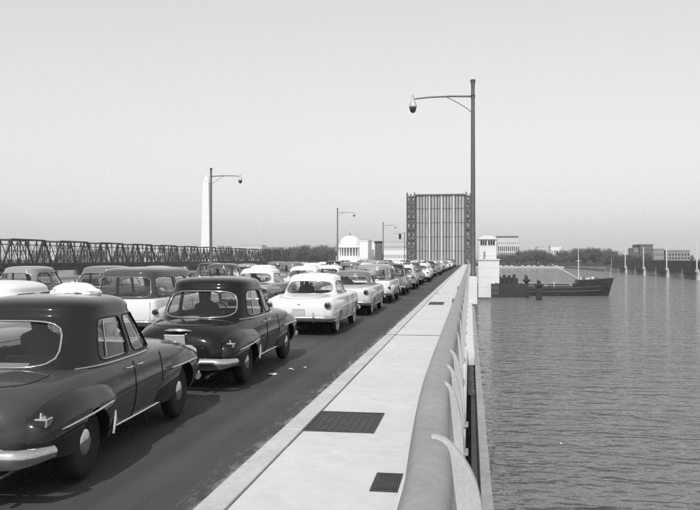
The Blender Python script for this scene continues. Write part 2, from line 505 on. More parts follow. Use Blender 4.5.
def glazing(cab, sides, t0, t1, k_side, k_front, A=.775):
    """windshield and side windows, kept clear of each other by a windscreen pillar at corner angle A"""
    w = [('windshield', A + .04, PI - A - .04, t0, t1, k_front)]
    for sd in (1, -1):
        for y0, y1 in sides:
            a0 = cab.a_y(y0, sd); a1 = cab.a_y(y1, sd) if y1 is not None else (A - .04 if sd > 0 else PI - A + .04)
            w.append(('side_window', min(a0, a1), max(a0, a1), t0, t1, k_side))
    return w
def make_cabin(cab, wins, parent, name='cabin', paint_name='paint_dark', trim='chrome', trim_r=0.012, frame_in=0.95, side_dark=True):
    """wins: list of (part name, a0, a1, t0, t1, squareness k). Openings are real; each pane is a part of its own"""
    tw = 2 * PI
    wins = [(nm, a0 % tw, (a0 % tw) + (a1 - a0), t0, t1, k) for nm, a0, a1, t0, t1, k in wins]
    m = MB(); idx = {}
    def V(a, t, off=0.0):
        key = (round(a % tw, 5) if abs((a % tw) - tw) > 1e-5 else 0.0, round(t, 5), round(off, 4))
        if key not in idx: idx[key] = len(m.v); m.v.append(tuple(cab.S(a, t, off)))
        return idx[key]
    t0s = sorted({w[3] for w in wins}); T0, T1 = wins[0][3], wins[0][4]
    cuts = sorted({round(w[1] % tw, 6) for w in wins} | {round(w[2] % tw, 6) for w in wins})
    NR = 6
    rows_win = [T0 + (T1 - T0) * i / NR for i in range(NR + 1)]
    panes = []
    cols_all = []
    for i, c0 in enumerate(cuts):
        c1 = cuts[(i + 1) % len(cuts)]
        if c1 <= c0 + 1e-9: c1 += tw
        win = next((w for w in wins if abs((w[1] - c0 + PI) % tw - PI) < 1e-4 and abs((w[2] - c1 + PI) % tw - PI) < 1e-4 and abs((w[2] - w[1]) - (c1 - c0)) < 1e-3), None)
        nseg = 12 if win else max(3, int((c1 - c0) / 0.10))
        cs = [c0 + (c1 - c0) * j / nseg for j in range(nseg + 1)]
        cols_all += cs[:-1]
        if win is None:
            for r_ in range(NR):
                for j in range(nseg):
                    m.f.append((V(cs[j], rows_win[r_]), V(cs[j + 1], rows_win[r_]), V(cs[j + 1], rows_win[r_ + 1]), V(cs[j], rows_win[r_ + 1])))
        else:
            per = [(j, 0) for j in range(nseg)] + [(nseg, r_) for r_ in range(NR)] + [(j, NR) for j in range(nseg, 0, -1)] + [(0, r_) for r_ in range(NR, 0, -1)]
            k = win[5]; ca, ct = (c0 + c1) / 2, (T0 + T1) / 2
            def inner(j, r_, sc):
                p, q = 2 * j / nseg - 1, 2 * r_ / NR - 1
                g = (abs(p) ** k + abs(q) ** k) ** (1 / k)
                return ca + (c1 - c0) / 2 * p / g * sc * frame_in, ct + (T1 - T0) / 2 * q / g * sc * frame_in
            out_l = [V(cs[j], rows_win[r_]) for j, r_ in per]
            in_l = [V(*inner(j, r_, 1.0)) for j, r_ in per]
            dp_l = [V(*inner(j, r_, 1.0), 0.022) for j, r_ in per]
            n = len(per)
            for q in range(n):
                q2 = (q + 1) % n
                m.f.append((out_l[q], out_l[q2], in_l[q2], in_l[q])); m.f.append((in_l[q], in_l[q2], dp_l[q2], dp_l[q]))
            g_ = MB(); rg = []
            for sc in (1.0, 0.7, 0.4):
                rg.append([cab.S(*inner(j, r_, sc), 0.016) for j, r_ in per])
            g_.rings(rg, cap=False); g_.v.append(tuple(cab.S(ca, ct, 0.016))); ci = len(g_.v) - 1
            for q in range(n): g_.f.append((2 * n + q, 2 * n + (q + 1) % n, ci))
            panes.append((win[0], g_, [cab.S(*inner(j, r_, 1.0), -0.002) for j, r_ in per]))
    # rows below and above the windows, then the roof
    cols = cols_all
    rows_lo = [-0.10, 0.0, T0] if T0 > 0.001 else [-0.1, T0]
    rows_hi = [T1 + (1 - T1) * i / 2 for i in range(3)] if T1 < 0.999 else [1.0]
    rows_roof = [1 + i / 14 for i in range(1, 14)]
    allr = [rows_lo, rows_hi + rows_roof]
    for rows in allr:
        for r_ in range(len(rows) - 1):
            for j in range(len(cols)):
                c0, c1 = cols[j], cols[(j + 1) % len(cols)]
                m.f.append((V(c0, rows[r_]), V(c1, rows[r_]), V(c1, rows[r_ + 1]), V(c0, rows[r_ + 1])))
    top = [V(c, rows_roof[-1]) for c in cols]
    cx = cab.S(0, 2.0); m.v.append((0, cx.y, cab.zr)); ti = len(m.v) - 1
    for j in range(len(top)): m.f.append((top[j], top[(j + 1) % len(top)], ti))
    co = m.build(name, paint_name, parent, do_link=False, smooth=True, angle=50)
    # lining under the roof
    ln = MB(); rg = [[cab.S(2 * PI * j / 32, 1 + i / 7, 0.04) for j in range(32)] for i in range(0, 7)]
    ln.rings(rg, cap=False); ln.f.append(tuple(6 * 32 + j for j in range(32)))
    ln.build('headlining', 'headlining', parent, do_link=False, smooth=True)
    for nm, g_, loop in panes:
        go = g_.build(nm, 'glass', parent, do_link=False, smooth=True, angle=80)
        if trim:
            dark = nm == 'side_window' and side_dark
            t_ = MB().tube(loop, trim_r * (.7 if dark else 1), n=5, closed=True)
            t_.build('window_trim', 'seam' if dark else trim, go, do_link=False, smooth=True, angle=80)
    return co

def wheel_mesh(r=0.345, wd=0.17):
    t = MB().lathe([(r * 0.60, -wd * .42), (r * 0.86, -wd / 2), (r * 0.97, -wd * .36), (r, -wd * .15), (r, wd * .15), (r * 0.97, wd * .36), (r * 0.86, wd / 2), (r * 0.60, wd * .42)], 28, 'X')
    return t
def make_wheels(parent, ya, yb, track=0.74, r=0.345, white=False):
    for y in (ya, yb):
        for sd in (1, -1):
            w = wheel_mesh(r).build('wheel', 'rubber', parent, (sd * track, y, r), do_link=False, smooth=True, angle=50)
            h = MB().lathe([(0.001, .100), (.05, .097), (.10, .085), (.135, .074), (.14, .06)], 20, 'X')
            h2 = MB().lathe([(.14, .066), (.20, .060), (.208, .072), (.212, .05)], 24, 'X')
            for mb, nm, mt in ((h, 'hubcap', 'chrome'), (h2, 'rim', 'paint_dark')):
                mb.v = [(sd * a, b, c) for a, b, c in mb.v]
                mb.build(nm, mt, w, do_link=False, smooth=True, angle=60)
            if white:
                q = MB().lathe([(.225, .074), (.225, .086), (.30, .084), (.30, .070)], 28, 'X')
                q.v = [(sd * a, b, c) for a, b, c in q.v]
                q.build('whitewall', 'whitewall', w, do_link=False, smooth=True, angle=60)

def wells(axles, r, x_in=0.50, zc=.345):
    m = MB()
    for y in axles:
        for sd in (1, -1):
            m.lathe([(r, sd * x_in), (r, sd * 1.3)], 32, 'X', (0, y, zc))
    me = m.mesh('wells'); return me

def cut_build(mb, name, mat, parent, axles, r, hole=None, x_in=0.5, zc=.345):
    me = bool_cut(mb.mesh(name), wells(axles, r, x_in, zc))
    if hole:
        bm = bmesh.new(); bm.from_mesh(me)
        dead = [f for f in bm.faces if f.normal.z > 0.35 and hole(f.calc_center_median())]
        bmesh.ops.delete(bm, geom=dead, context='FACES'); bm.to_mesh(me); bm.free()
    me.materials.clear(); me.materials.append(MATS[mat])
    me.polygons.foreach_set('use_smooth', [True] * len(me.polygons)); me.set_sharp_from_angle(angle=R(38))
    o = bpy.data.objects.new(name, me); o.parent = parent
    return o

def fender(side, ctrl, x_in, n=2.4):
    """bulging wing: control stations (y, outer x, bottom z, top z)"""
    c = np.array(ctrl, float); m = MB(); rg = []
    t = np.linspace(0, PI, 30)
    ys = (c[0, 0] + c[-1, 0]) / 2 - (c[-1, 0] - c[0, 0]) / 2 * np.cos(t)
    for y in ys:
        xo, zb, zt = [float(pchip(c[:, 0], c[:, k], y)) for k in (1, 2, 3)]
        zm = zb + (zt - zb) * 0.45; pts = [(x_in, zb)]
        for s_ in np.linspace(0, 1, 5): pts.append((xo - (xo - x_in) * 0.16 * (1 - s_) ** 2, zb + (zm - zb) * s_))
        for a in np.linspace(0, PI / 2, 9)[1:]:
            pts.append((x_in + (xo - x_in) * math.cos(a) ** (2 / n), zm + (zt - zm) * math.sin(a) ** (2 / n)))
        rg.append([(side * x, float(y), z) for x, z in pts])
    return m.rings(rg)

def bumper_mesh(y, w, z, sign, h=0.15, wrap=0.28, bow=0.07, th=0.035):
    """chrome blade bowed across the car and wrapped round the corners; sign -1 = rear"""
    path = []
    for q in np.linspace(-1, 1, 25):
        x = w * q
        yy = y + sign * (-bow * q * q - wrap * max(0, abs(q) - 0.80) ** 2 / 0.04 * (1.0 if abs(q) > 0.8 else 0))
        path.append((x, yy))
    rg = []
    for i, (x, yy) in enumerate(path):
        x2, y2 = path[min(i + 1, len(path) - 1)]; x1, y1 = path[max(i - 1, 0)]
        nx, ny = (y2 - y1), -(x2 - x1); l = math.hypot(nx, ny); nx, ny = nx / l, ny / l
        if ny * sign < 0: nx, ny = -nx, -ny
        k = 1 - 0.35 * (abs(2 * i / (len(path) - 1) - 1) ** 8)
        prof = [(-th, -h / 2), (-0.2 * th, -h / 2), (0.5 * th, -h * .36), (th * .85, -h * .12), (th, h * .06), (th * .75, h * .3), (0, h / 2), (-th, h / 2)]
        rg.append([(x + nx * d, yy + ny * d, z + q * k) for d, q in prof])
    return MB().rings(rg)

def lens_box(x, y, z, w, d, h):
    return MB().box(x - w / 2, x + w / 2, y - d / 2, y + d / 2, z - h / 2, z + h / 2)

def seat_bench(y, zseat, w=0.62, back=0.98):
    m = MB().box(-w, w, y - 0.05, y + 0.50, zseat - 0.22, zseat)
    m.prism([(y - 0.24, back), (y - 0.13, back + 0.01), (y + 0.06, zseat - 0.05), (y - 0.10, zseat - 0.05)], -w, w, 'X')
    return m

def common_interior(root, yf, yr, zb):
    seat_bench(yf, 0.62, 0.60, zb).build('seat', 'seat_cloth', root, do_link=False, smooth=True, bevel=0.03)
    seat_bench(yr, 0.62, 0.56, zb).build('seat', 'seat_cloth', root, do_link=False, smooth=True, bevel=0.03)
    c = Vector((-0.34, yf + 0.62, 0.98)); ring = []
    for j in range(20):
        t = 2 * PI * j / 20; ring.append(c + Vector((0.20 * math.cos(t), 0.11 * math.sin(t), 0.17 * math.sin(t))))
    sw = MB().tube(ring, 0.013, 6, closed=True)
    sw.tube([c + Vector((-.2, 0, 0)), c + Vector((.2, 0, 0))], 0.010, 5)
    sw.tube([c, c + Vector((0, 0.35, -0.25))], 0.018, 6)
    sw.build('steering_wheel', 'seam', root, do_link=False, smooth=True)

def door_seam(root, body, ys, z0, z1, side):
    for y in ys:
        pts = [(side * (body.side_x(y, z) + 0.001), y, z) for z in np.linspace(z0, z1, 9)]
        MB().tube(pts, 0.0075, 4).build('door_seam', 'seam', root, do_link=False)
def side_strip(body, y0, y1, z0, z1, side, r=0.012, out=0.006, n=16):
    return MB().tube([(side * (body.side_x(float(y), float(z)) + out), float(y), float(z)) for y, z in zip(np.linspace(y0, y1, n), np.linspace(z0, z1, n))], r, 6)

def handles(root, body, ys, z):
    for sd in (1, -1):
        for y in ys:
            x = body.side_x(y, z) + 0.018
            MB().tube([(sd * (x - .02), y - .09, z), (sd * (x + .012), y - .07, z), (sd * (x + .016), y + .05, z + .004), (sd * (x - .005), y + .085, z)], [0.008, 0.013, 0.012, 0.008], 7).build('door_handle', 'chrome', root, do_link=False, smooth=True)

def plate(root, y, z, tilt=0.12):
    o = MB().box(-0.155, 0.155, -0.008, 0.008, -0.085, 0.085).build('license_plate', 'plate_white', root, (0, y, z), do_link=False, bevel=0.004)
    o.rotation_euler = (tilt, 0, 0)
    MB().tube([(-.157, -.004, -.087), (.157, -.004, -.087), (.157, -.004, .087), (-.157, -.004, .087)], 0.006, 5, closed=True).build('plate_frame', 'chrome_dull', o, do_link=False)
    return o
def root_template(name):
    o = bpy.data.objects.new(name, None); o.empty_display_size = 0.3
    return o

# --- round-shouldered sedan of about 1950 with separate bulging wings
def proto_round(rear_half=.60, side_from=-1.0):
    root = root_template('round_sedan')
    body = CarBody([(-2.47, .44, .48, .60, .68), (-2.45, .57, .43, .64, .785), (-2.38, .67, .38, .67, .885), (-2.2, .74, .33, .73, .975),
                    (-1.95, .78, .30, .81, 1.015), (-1.6, .81, .29, .88, 1.03), (-1.25, .835, .28, .93, 1.035), (-0.6, .865, .27, .945, 1.05),
                    (0.3, .87, .27, .945, 1.045), (0.9, .87, .28, .93, 1.055), (1.35, .865, .30, .90, 1.045), (1.85, .84, .32, .85, 1.0),
                    (2.2, .77, .36, .77, .93), (2.36, .66, .42, .70, .84), (2.40, .50, .46, .64, .74)], n=2.5, tumble=0.07)
    cab = Cabin(w0=.79, w1=.67, yr0=-1.56, yr1=-1.12, yf0=1.04, yf1=.46, z0=.975, z1=1.50, zr=1.68, n=3.3, m=3.1, curve=1.12, rake=0)
    def hole(c): return abs(c.x) < .66 and -1.15 < c.y < .75 and c.z > .8
    cut_build(body.mesh(), 'body', 'paint_dark', root, (-1.44, 1.50), .40, hole)
    ax = cab.a_x(rear_half, False)       # negative angle, right rear corner
    wins = [('rear_window', -PI - ax, ax, .10, .93, 4.0)]
    wins += glazing(cab, ((side_from, -.22), (-.16, None)), .10, .93, 7, 6)
    make_cabin(cab, wins, root, trim_r=0.011)
    for sd in (1, -1):
        # vent divider in the rear side window
        MB().tube([tuple(cab.S(cab.a_y(-.74, sd), t, 0.006)) for t in np.linspace(.19, .87, 6)], 0.009, 5).build('vent_divider', 'chrome', root, do_link=False)
        f = fender(sd, [(-2.34, .70, .44, .56), (-2.30, .80, .40, .68), (-2.2, .865, .37, .765), (-1.95, .905, .34, .855), (-1.5, .925, .31, .905),
                        (-1.1, .925, .30, .90), (-.85, .905, .31, .85), (-.74, .86, .33, .74), (-.70, .80, .36, .60)], .55)
        cut_build(f, 'rear_fender', 'paint_dark', root, (-1.44, 1.5), .36, zc=.31)
        f = fender(sd, [(.45, .80, .33, .60), (.70, .855, .31, .76), (1.0, .888, .30, .85), (1.4, .91, .31, .90), (1.9, .91, .34, .905), (2.2, .885, .38, .87), (2.33, .84, .43, .80), (2.38, .76, .50, .70)], .46, n=2.8)
        cut_build(f, 'front_fender', 'paint_dark', root, (-1.44, 1.5), .385)
        hl = MB().lathe([(.001, 2.43), (.05, 2.425), (.085, 2.40), (.095, 2.36), (.11, 2.37), (.115, 2.30)], 20, 'Y', (sd * .70, 0, .74))
        hl.build('headlight', 'clear_lens', root, do_link=False, smooth=True)
        tl = MB().box(-.054, .054, -.05, .08, -.038, .038).build('tail_light', 'chrome', root, (sd * .775, -2.225, .685), do_link=False, bevel=.012)
        MB().box(-.040, .040, -.056, -.03, -.025, .025).build('tail_lens', 'lens', tl, do_link=False, bevel=.004)
        MB().prism([(-.045, .036), (.06, .036), (.03, .052), (-.035, .085)], -.007, .007, 'X').build('tail_fin', 'chrome', tl, do_link=False)
        # chrome spears on the wings
        for nm, y0, y1, z0, z1, xo in (('side_trim', -2.12, -1.02, .605, .665, .915), ('side_trim', .95, 2.05, .72, .72, .92)):
            def fx_(y):
                return float(pchip([-2.34, -2.2, -1.95, -1.5, -1.1, -.85, -.7, .2, 1.0, 1.4, 1.9, 2.3], [.70, .865, .905, .925, .925, .905, .8, .83, .89, .911, .911, .86], y))
            MB().tube([(sd * (fx_(float(y)) + .002), float(y), float(z)) for y, z in zip(np.linspace(y0, y1, 14), np.linspace(z0, z1, 14))], [.004] + [.013] * 12 + [.004], 6).build(nm, 'chrome', root, do_link=False, smooth=True)
        side_strip(body, -.66, 1.02, .335, .335, sd, .014, .012).build('sill_trim', 'chrome', root, do_link=False, smooth=True)
        MB().tube([(sd * .915, -1.03, .34), (sd * .922, -1.0, .47), (sd * .922, -.98, .56)], [.018, .022, .010], 6).build('gravel_guard', 'chrome', root, do_link=False, smooth=True)
        door_seam(root, body, (-.18, .72), .33, .95, sd)
        MB().tube([tuple(Vector((sd * (cab.par(0)[0] + .006) * 1.0, 0, 0)) + Vector((0, 0, 0))), ] * 2, .001, 3)
        belt = []
        for a in np.linspace(cab.a_y(-1.15, 1), cab.a_y(.80, 1), 20):
            p = cab.S(float(a), 0.05, -.004); belt.append((sd * p.x, p.y, p.z))
        MB().tube(belt, .010, 5).build('belt_trim', 'chrome', root, do_link=False, smooth=True)
    handles(root, body, (-.32, .0), .90)
    bumper_mesh(-2.63, .88, .445, -1, h=.17, wrap=.32).build('rear_bumper', 'chrome', root, do_link=False, smooth=True, angle=60)
    for x in (.36, -.36):
        MB().tube([(x, -2.645, .33), (x, -2.69, .42), (x, -2.69, .54), (x, -2.645, .67)], [.026, .046, .044, .018], 8).build('bumper_guard', 'chrome', root, do_link=False, smooth=True)
    bumper_mesh(2.56, .88, .445, 1, h=.16, wrap=.30).build('front_bumper', 'chrome', root, do_link=False, smooth=True, angle=60)
    gr = MB()
    for k in range(3): gr.tube([(-.62, 2.36, .52 + k * .085), (-.3, 2.44, .52 + k * .085), (.3, 2.44, .52 + k * .085), (.62, 2.36, .52 + k * .085)], .02, 6)
    gr.build('grille', 'chrome', root, do_link=False, smooth=True)
    plate(root, -2.475, .775, .30)
    MB().tube([(.52, -2.1, .27), (.52, -2.5, .27), (.52, -2.60, .255)], .026, 8).build('exhaust_pipe', 'chrome_dull', root, do_link=False, smooth=True)
    orn = MB().tube([(-.21, -2.345, .905), (-.12, -2.385, .912), (0, -2.40, .915), (.12, -2.385, .912), (.21, -2.345, .905)], [.006, .026, .03, .026, .006], 8)
    orn.build('trunk_ornament', 'chrome', root, do_link=False, smooth=True)
    lid = []
    for t in np.linspace(0, 1, 22):      # outline of the boot lid
        x = .56 * math.sin((t - .5) * PI)
        y = -1.62 - .62 * abs(math.cos((t - .5) * PI)) ** 0.5
        lid.append((x, y, body.top_z(x, y) + .001))
    MB().tube(lid, .005, 4).build('trunk_seam', 'seam', root, do_link=False)
    MB().box(-.55, .55, -1.9, 2.0, .20, .34).build('underbody', 'underbody', root, do_link=False)
    make_wheels(root, -1.44, 1.50, .745)
    common_interior(root, .02, -.92, .98)
    return root

# --- slab-sided sedan of the mid fifties
def proto_slab(hardtop=False, fins=False):
    root = root_template('slab_sedan')
    k = .0 if not hardtop else -.03
    zt = .06 if fins else 0.0
    body = CarBody([(-2.52, .74, .46, .74, .79), (-2.50, .82, .40, .82, .88), (-2.42, .88, .36, .86, .935), (-2.2, .905, .33, .885, .975),
                    (-1.8, .915, .30, .90, 1.015), (-1.4, .92, .28, .915, 1.04), (-.6, .925, .27, .92, 1.03), (.5, .925, .27, .92, 1.03), (1.0, .92, .28, .915, 1.04),
                    (1.7, .905, .30, .90, 1.01), (2.2, .875, .33, .86, .955), (2.42, .82, .38, .80, .89), (2.48, .74, .44, .72, .79)], n=3.4, under=.10, tumble=.045)
    cab = Cabin(w0=.80, w1=.675, yr0=-1.55, yr1=-1.02, yf0=1.05, yf1=.46, z0=.985, z1=1.40 + k, zr=1.575 + k, n=3.3, m=2.7, curve=1.15, rake=0)
    def hole(c): return abs(c.x) < .70 and -1.15 < c.y < .78 and c.z > .8
    cut_build(body.mesh(), 'body', 'paint_white', root, (-1.50, 1.50), .385, hole)
    ax = cab.a_x(.645, False)
    wins = [('rear_window', -PI - ax, ax, .10, .93, 3.6)]
    wins += glazing(cab, ((-.92, -.20), (-.14, None)), .10, .93, 7, 6)
    make_cabin(cab, wins, root, paint_name='paint_white', trim_r=.010)
    for sd in (1, -1):
        f = fender(sd, [(-2.53, .70, .56, .80 + zt), (-2.50, .83, .50, .90 + zt), (-2.35, .905, .40, .935 + zt), (-1.9, .94, .33, .95 + zt * .8), (-1.3, .945, .31, .945 + zt * .4), (-.85, .935, .33, .93), (-.55, .915, .40, .88)], .66, n=3.2)
        cut_build(f, 'rear_fender', 'paint_white', root, (-1.5, 1.5), .35, zc=.28)
        tl = MB().lathe([(.001, -2.60), (.045, -2.60), (.066, -2.585), (.070, -2.56)], 20, 'Y', (sd * .765, 0, .80 + zt * .6))
        tl = tl.build('tail_light', 'lens', root, do_link=False, smooth=True)
        MB().lathe([(.068, -2.575), (.086, -2.57), (.092, -2.54), (.092, -2.46)], 20, 'Y', (sd * .765, 0, .80 + zt * .6)).build('tail_bezel', 'chrome', tl, do_link=False, smooth=True)
        hl = MB().lathe([(.001, 2.53), (.06, 2.52), (.092, 2.49), (.10, 2.47), (.115, 2.47), (.12, 2.38)], 20, 'Y', (sd * .70, 0, .72))
        hl.build('headlight', 'clear_lens', root, do_link=False, smooth=True)
        MB().tube([(sd * (float(pchip([-2.4, -1.9, -1.3, -.85, -.5, 2.2], [.91, .943, .947, .937, .922, .90], y))), float(y), .70 + .0 * y) for y in np.linspace(-2.30, 2.0, 24)], .012, 6).build('side_trim', 'chrome', root, do_link=False, smooth=True)
        side_strip(body, -1.0, 1.0, .315, .315, sd, .014, .010).build('sill_trim', 'chrome_dull', root, do_link=False, smooth=True)
        door_seam(root, body, (-.16, .82), .33, .92, sd)
        belt = []
        for a in np.linspace(cab.a_y(-1.15, 1), cab.a_y(.85, 1), 20):
            p = cab.S(float(a), 0.03, -.004); belt.append((sd * p.x, p.y, p.z))
        MB().tube(belt, .009, 5).build('belt_trim', 'chrome', root, do_link=False, smooth=True)
    handles(root, body, (-.28, .62), .86)
    bumper_mesh(-2.64, .90, .45, -1, h=.15, wrap=.34).build('rear_bumper', 'chrome', root, do_link=False, smooth=True, angle=60)
    for x in (.42, -.42):
        MB().tube([(x, -2.66, .36), (x, -2.70, .43), (x, -2.70, .53), (x, -2.66, .61)], [.022, .036, .034, .012], 8).build('bumper_guard', 'chrome', root, do_link=False, smooth=True)
    bumper_mesh(2.62, .90, .45, 1, h=.16, wrap=.34).build('front_bumper', 'chrome', root, do_link=False, smooth=True, angle=60)
    MB().tube([(-.60, 2.46, .62), (-.3, 2.53, .62), (.3, 2.53, .62), (.6, 2.46, .62)], .035, 8).build('grille', 'chrome', root, do_link=False, smooth=True)
    plate(root, -2.535, .60, .05)
    MB().tube([(-.13, -2.46, .84), (0, -2.525, .80), (.13, -2.46, .84)], [.006, .016, .006], 7).build('trunk_ornament', 'chrome', root, do_link=False, smooth=True)
    lid = []
    for t in np.linspace(0, 1, 22):
        x = .62 * math.sin((t - .5) * PI); y = -1.66 - .74 * abs(math.cos((t - .5) * PI)) ** 0.4
        lid.append((x, y, body.top_z(x, y) + .001))
    MB().tube(lid, .005, 4).build('trunk_seam', 'seam', root, do_link=False)
    MB().box(-.6, .6, -2.0, 2.0, .20, .33).build('underbody', 'underbody', root, do_link=False)
    make_wheels(root, -1.5, 1.5, .76, white=True)
    common_interior(root, .05, -.90, .95)
    return root

# --- two-tone station wagon
def proto_wagon():
    root = root_template('station_wagon')
    body = CarBody([(-2.45, .72, .46, .80, .95), (-2.43, .80, .40, .90, .985), (-2.36, .85, .36, .945, 1.0), (-2.1, .88, .32, .955, 1.01), (-1.5, .90, .29, .955, 1.02),
                    (.5, .905, .28, .955, 1.03), (1.0, .90, .28, .945, 1.045), (1.7, .88, .30, .915, 1.02), (2.2, .84, .34, .86, .95), (2.38, .78, .39, .78, .87), (2.43, .66, .46, .68, .75)], n=3.6, under=.12, tumble=.05)
    cab = Cabin(w0=.805, w1=.715, yr0=-2.42, yr1=-2.27, yf0=1.0, yf1=.46, z0=.985, z1=1.555, zr=1.73, n=5.2, m=3.0, curve=1.1, rake=0)
    def hole(c): return abs(c.x) < .72 and -2.2 < c.y < .75 and c.z > .8
    cut_build(body.mesh(), 'body', 'paint_white', root, (-1.42, 1.48), .385, hole)
    ax = cab.a_x(.655, False)
    wins = [('rear_window', -PI - ax, ax, .08, .92, 9)]
    wins += glazing(cab, ((-2.12, -1.08), (-1.0, -.20), (-.12, None)), .08, .92, 9, 6)
    make_cabin(cab, wins, root, paint_name='paint_charcoal', trim_r=.009)
    for sd in (1, -1):
        f = fender(sd, [(-2.42, .70, .52, .70), (-2.36, .84, .44, .80), (-2.2, .905, .38, .86), (-1.8, .94, .33, .895), (-1.3, .945, .31, .895), (-.85, .93, .32, .86), (-.62, .89, .38, .78)], .60, n=2.6)
        cut_build(f, 'rear_fender', 'paint_white', root, (-1.42, 1.48), .35, zc=.29)
        tl = MB().lathe([(.001, -2.46), (.05, -2.455), (.062, -2.43), (.07, -2.36)], 18, 'Y', (sd * .80, 0, .70)); tl.build('tail_light', 'lens', root, do_link=False, smooth=True)
        hl = MB().lathe([(.001, 2.46), (.06, 2.45), (.09, 2.43), (.115, 2.42), (.12, 2.33)], 20, 'Y', (sd * .66, 0, .70)); hl.build('headlight', 'clear_lens', root, do_link=False, smooth=True)
        side_strip(body, -.5, 2.0, .69, .69, sd).build('side_trim', 'chrome', root, do_link=False, smooth=True)
        door_seam(root, body, (-1.0, -.15, .78), .33, .95, sd)
        belt = []
        for a in np.linspace(cab.a_y(-2.2, 1), cab.a_y(.82, 1), 24):
            p = cab.S(float(a), 0.03, -.004); belt.append((sd * p.x, p.y, p.z))
        MB().tube(belt, .009, 5).build('belt_trim', 'chrome', root, do_link=False, smooth=True)
    handles(root, body, (-.28, .0), .88)
    bumper_mesh(-2.57, .88, .45, -1, h=.15, wrap=.30).build('rear_bumper', 'chrome', root, do_link=False, smooth=True, angle=60)
    bumper_mesh(2.57, .88, .45, 1, h=.15, wrap=.30).build('front_bumper', 'chrome', root, do_link=False, smooth=True, angle=60)
    MB().tube([(-.56, 2.42, .60), (-.3, 2.48, .60), (.3, 2.48, .60), (.56, 2.42, .60)], .035, 8).build('grille', 'chrome', root, do_link=False, smooth=True)
    plate(root, -2.46, .66, .05)
    MB().tube([(-.10, -2.49, .90), (0, -2.50, .895), (.10, -2.49, .90)], [.008, .016, .008], 7).build('tailgate_handle', 'chrome', root, do_link=False, smooth=True)
    for x in (-.70, .70): MB().tube([(x, -2.452, .48), (x, -2.445, .93)], .005, 4).build('tailgate_seam', 'seam', root, do_link=False)
    MB().box(-.6, .6, -2.0, 2.0, .20, .33).build('underbody', 'underbody', root, do_link=False)
    make_wheels(root, -1.42, 1.48, .755)
    common_interior(root, .05, -.90, .97)
    return root

PROTO = {'round': proto_round(), 'near': proto_round(.52, -.90), 'slab': proto_slab(), 'hardtop': proto_slab(True, True), 'wagon': proto_wagon()}
CAR_NAME = {'round': 'sedan', 'near': 'sedan', 'slab': 'sedan', 'hardtop': 'hardtop_car', 'wagon': 'station_wagon'}
FAR_KEEP = {'body', 'cabin', 'rear_window', 'windshield', 'side_window', 'rear_fender', 'front_fender', 'rear_bumper', 'tail_light', 'wheel', 'license_plate', 'window_trim'}
TINY_KEEP = {'body', 'cabin', 'rear_window', 'windshield', 'side_window', 'rear_fender', 'front_fender', 'rear_bumper', 'wheel'}
def crown(x):                     # the roadway is cambered: highest in the middle
    return .12 * (1 - ((x + 11.0) / 9.0) ** 2)
def place_car(kind, x, y, body, roof, label, group=None, rz=0.0, z=None, far=0):
    if z is None: z = crown(x) + .002
    keep = None if far == 0 else (FAR_KEEP if far == 1 else TINY_KEEP)
    c = copy_tree(PROTO[kind], None, keep)
    c.name = CAR_NAME[kind]
    c.location = (x, y, z); c.rotation_euler = (0, 0, rz)
    tag(c, label, 'station wagon' if kind == 'wagon' else 'car', group)
    for ch in c.children:
        n = ch.name.split('.')[0]
        if n in ('body', 'rear_fender', 'front_fender'): recolour(ch, body)
        elif n == 'cabin': recolour(ch, roof)
    return c
# ------------------------------------------------------------------ the setting
WATER_Z = -10.5
def sheet(name, x0, x1, y0, y1, z, mat, nx=1, ny=1):
    m = MB(); vs = []; fs = []
    for j in range(ny + 1):
        for i in range(nx + 1): vs.append((x0 + (x1 - x0) * i / nx, y0 + (y1 - y0) * j / ny, z))
    for j in range(ny):
        for i in range(nx): fs.append((j * (nx + 1) + i, j * (nx + 1) + i + 1, (j + 1) * (nx + 1) + i + 1, (j + 1) * (nx + 1) + i))
    return tag(m.add(vs, fs).build(name, mat, fix=False), kind='structure')
sheet('river_water', -6000, 6000, -2500, 9000, WATER_Z, 'river_water')
SHORE = 1000.0
# far bank: low park land with a stone sea wall
land = MB()
edge = [(-6000, 900), (-2500, 940), (-900, 985), (-300, SHORE), (118, SHORE), (124, 745), (700, 735), (1500, 740), (6000, 740)]
for (xa, ya), (xb, yb) in zip(edge[:-1], edge[1:]):
    land.add([(xa, ya, WATER_Z - 1), (xb, yb, WATER_Z - 1), (xb, yb, WATER_Z + 1.7), (xa, ya, WATER_Z + 1.7)], [(0, 1, 2, 3)])
    land.add([(xa, ya, WATER_Z + 1.7), (xb, yb, WATER_Z + 1.7), (xb, 9000, WATER_Z + 6), (xa, 9000, WATER_Z + 6)], [(0, 1, 2, 3)])
tag(land.build('far_bank', 'land', fix=False), kind='structure')
sw = MB()
for (xa, ya), (xb, yb) in zip(edge[1:4], edge[2:5]):
    sw.add([(xa, ya - 1.2, WATER_Z - 1), (xb, yb - 1.2, WATER_Z - 1), (xb, yb - .4, WATER_Z + 2.0), (xa, ya - .4, WATER_Z + 2.0), (xb, yb + 1, WATER_Z + 2.0), (xa, ya + 1, WATER_Z + 2.0)], [(0, 1, 2, 3), (3, 2, 4, 5)])
tag(sw.build('sea_wall', 'seawall', fix=False), 'long pale stone sea wall along the far bank', 'wall')

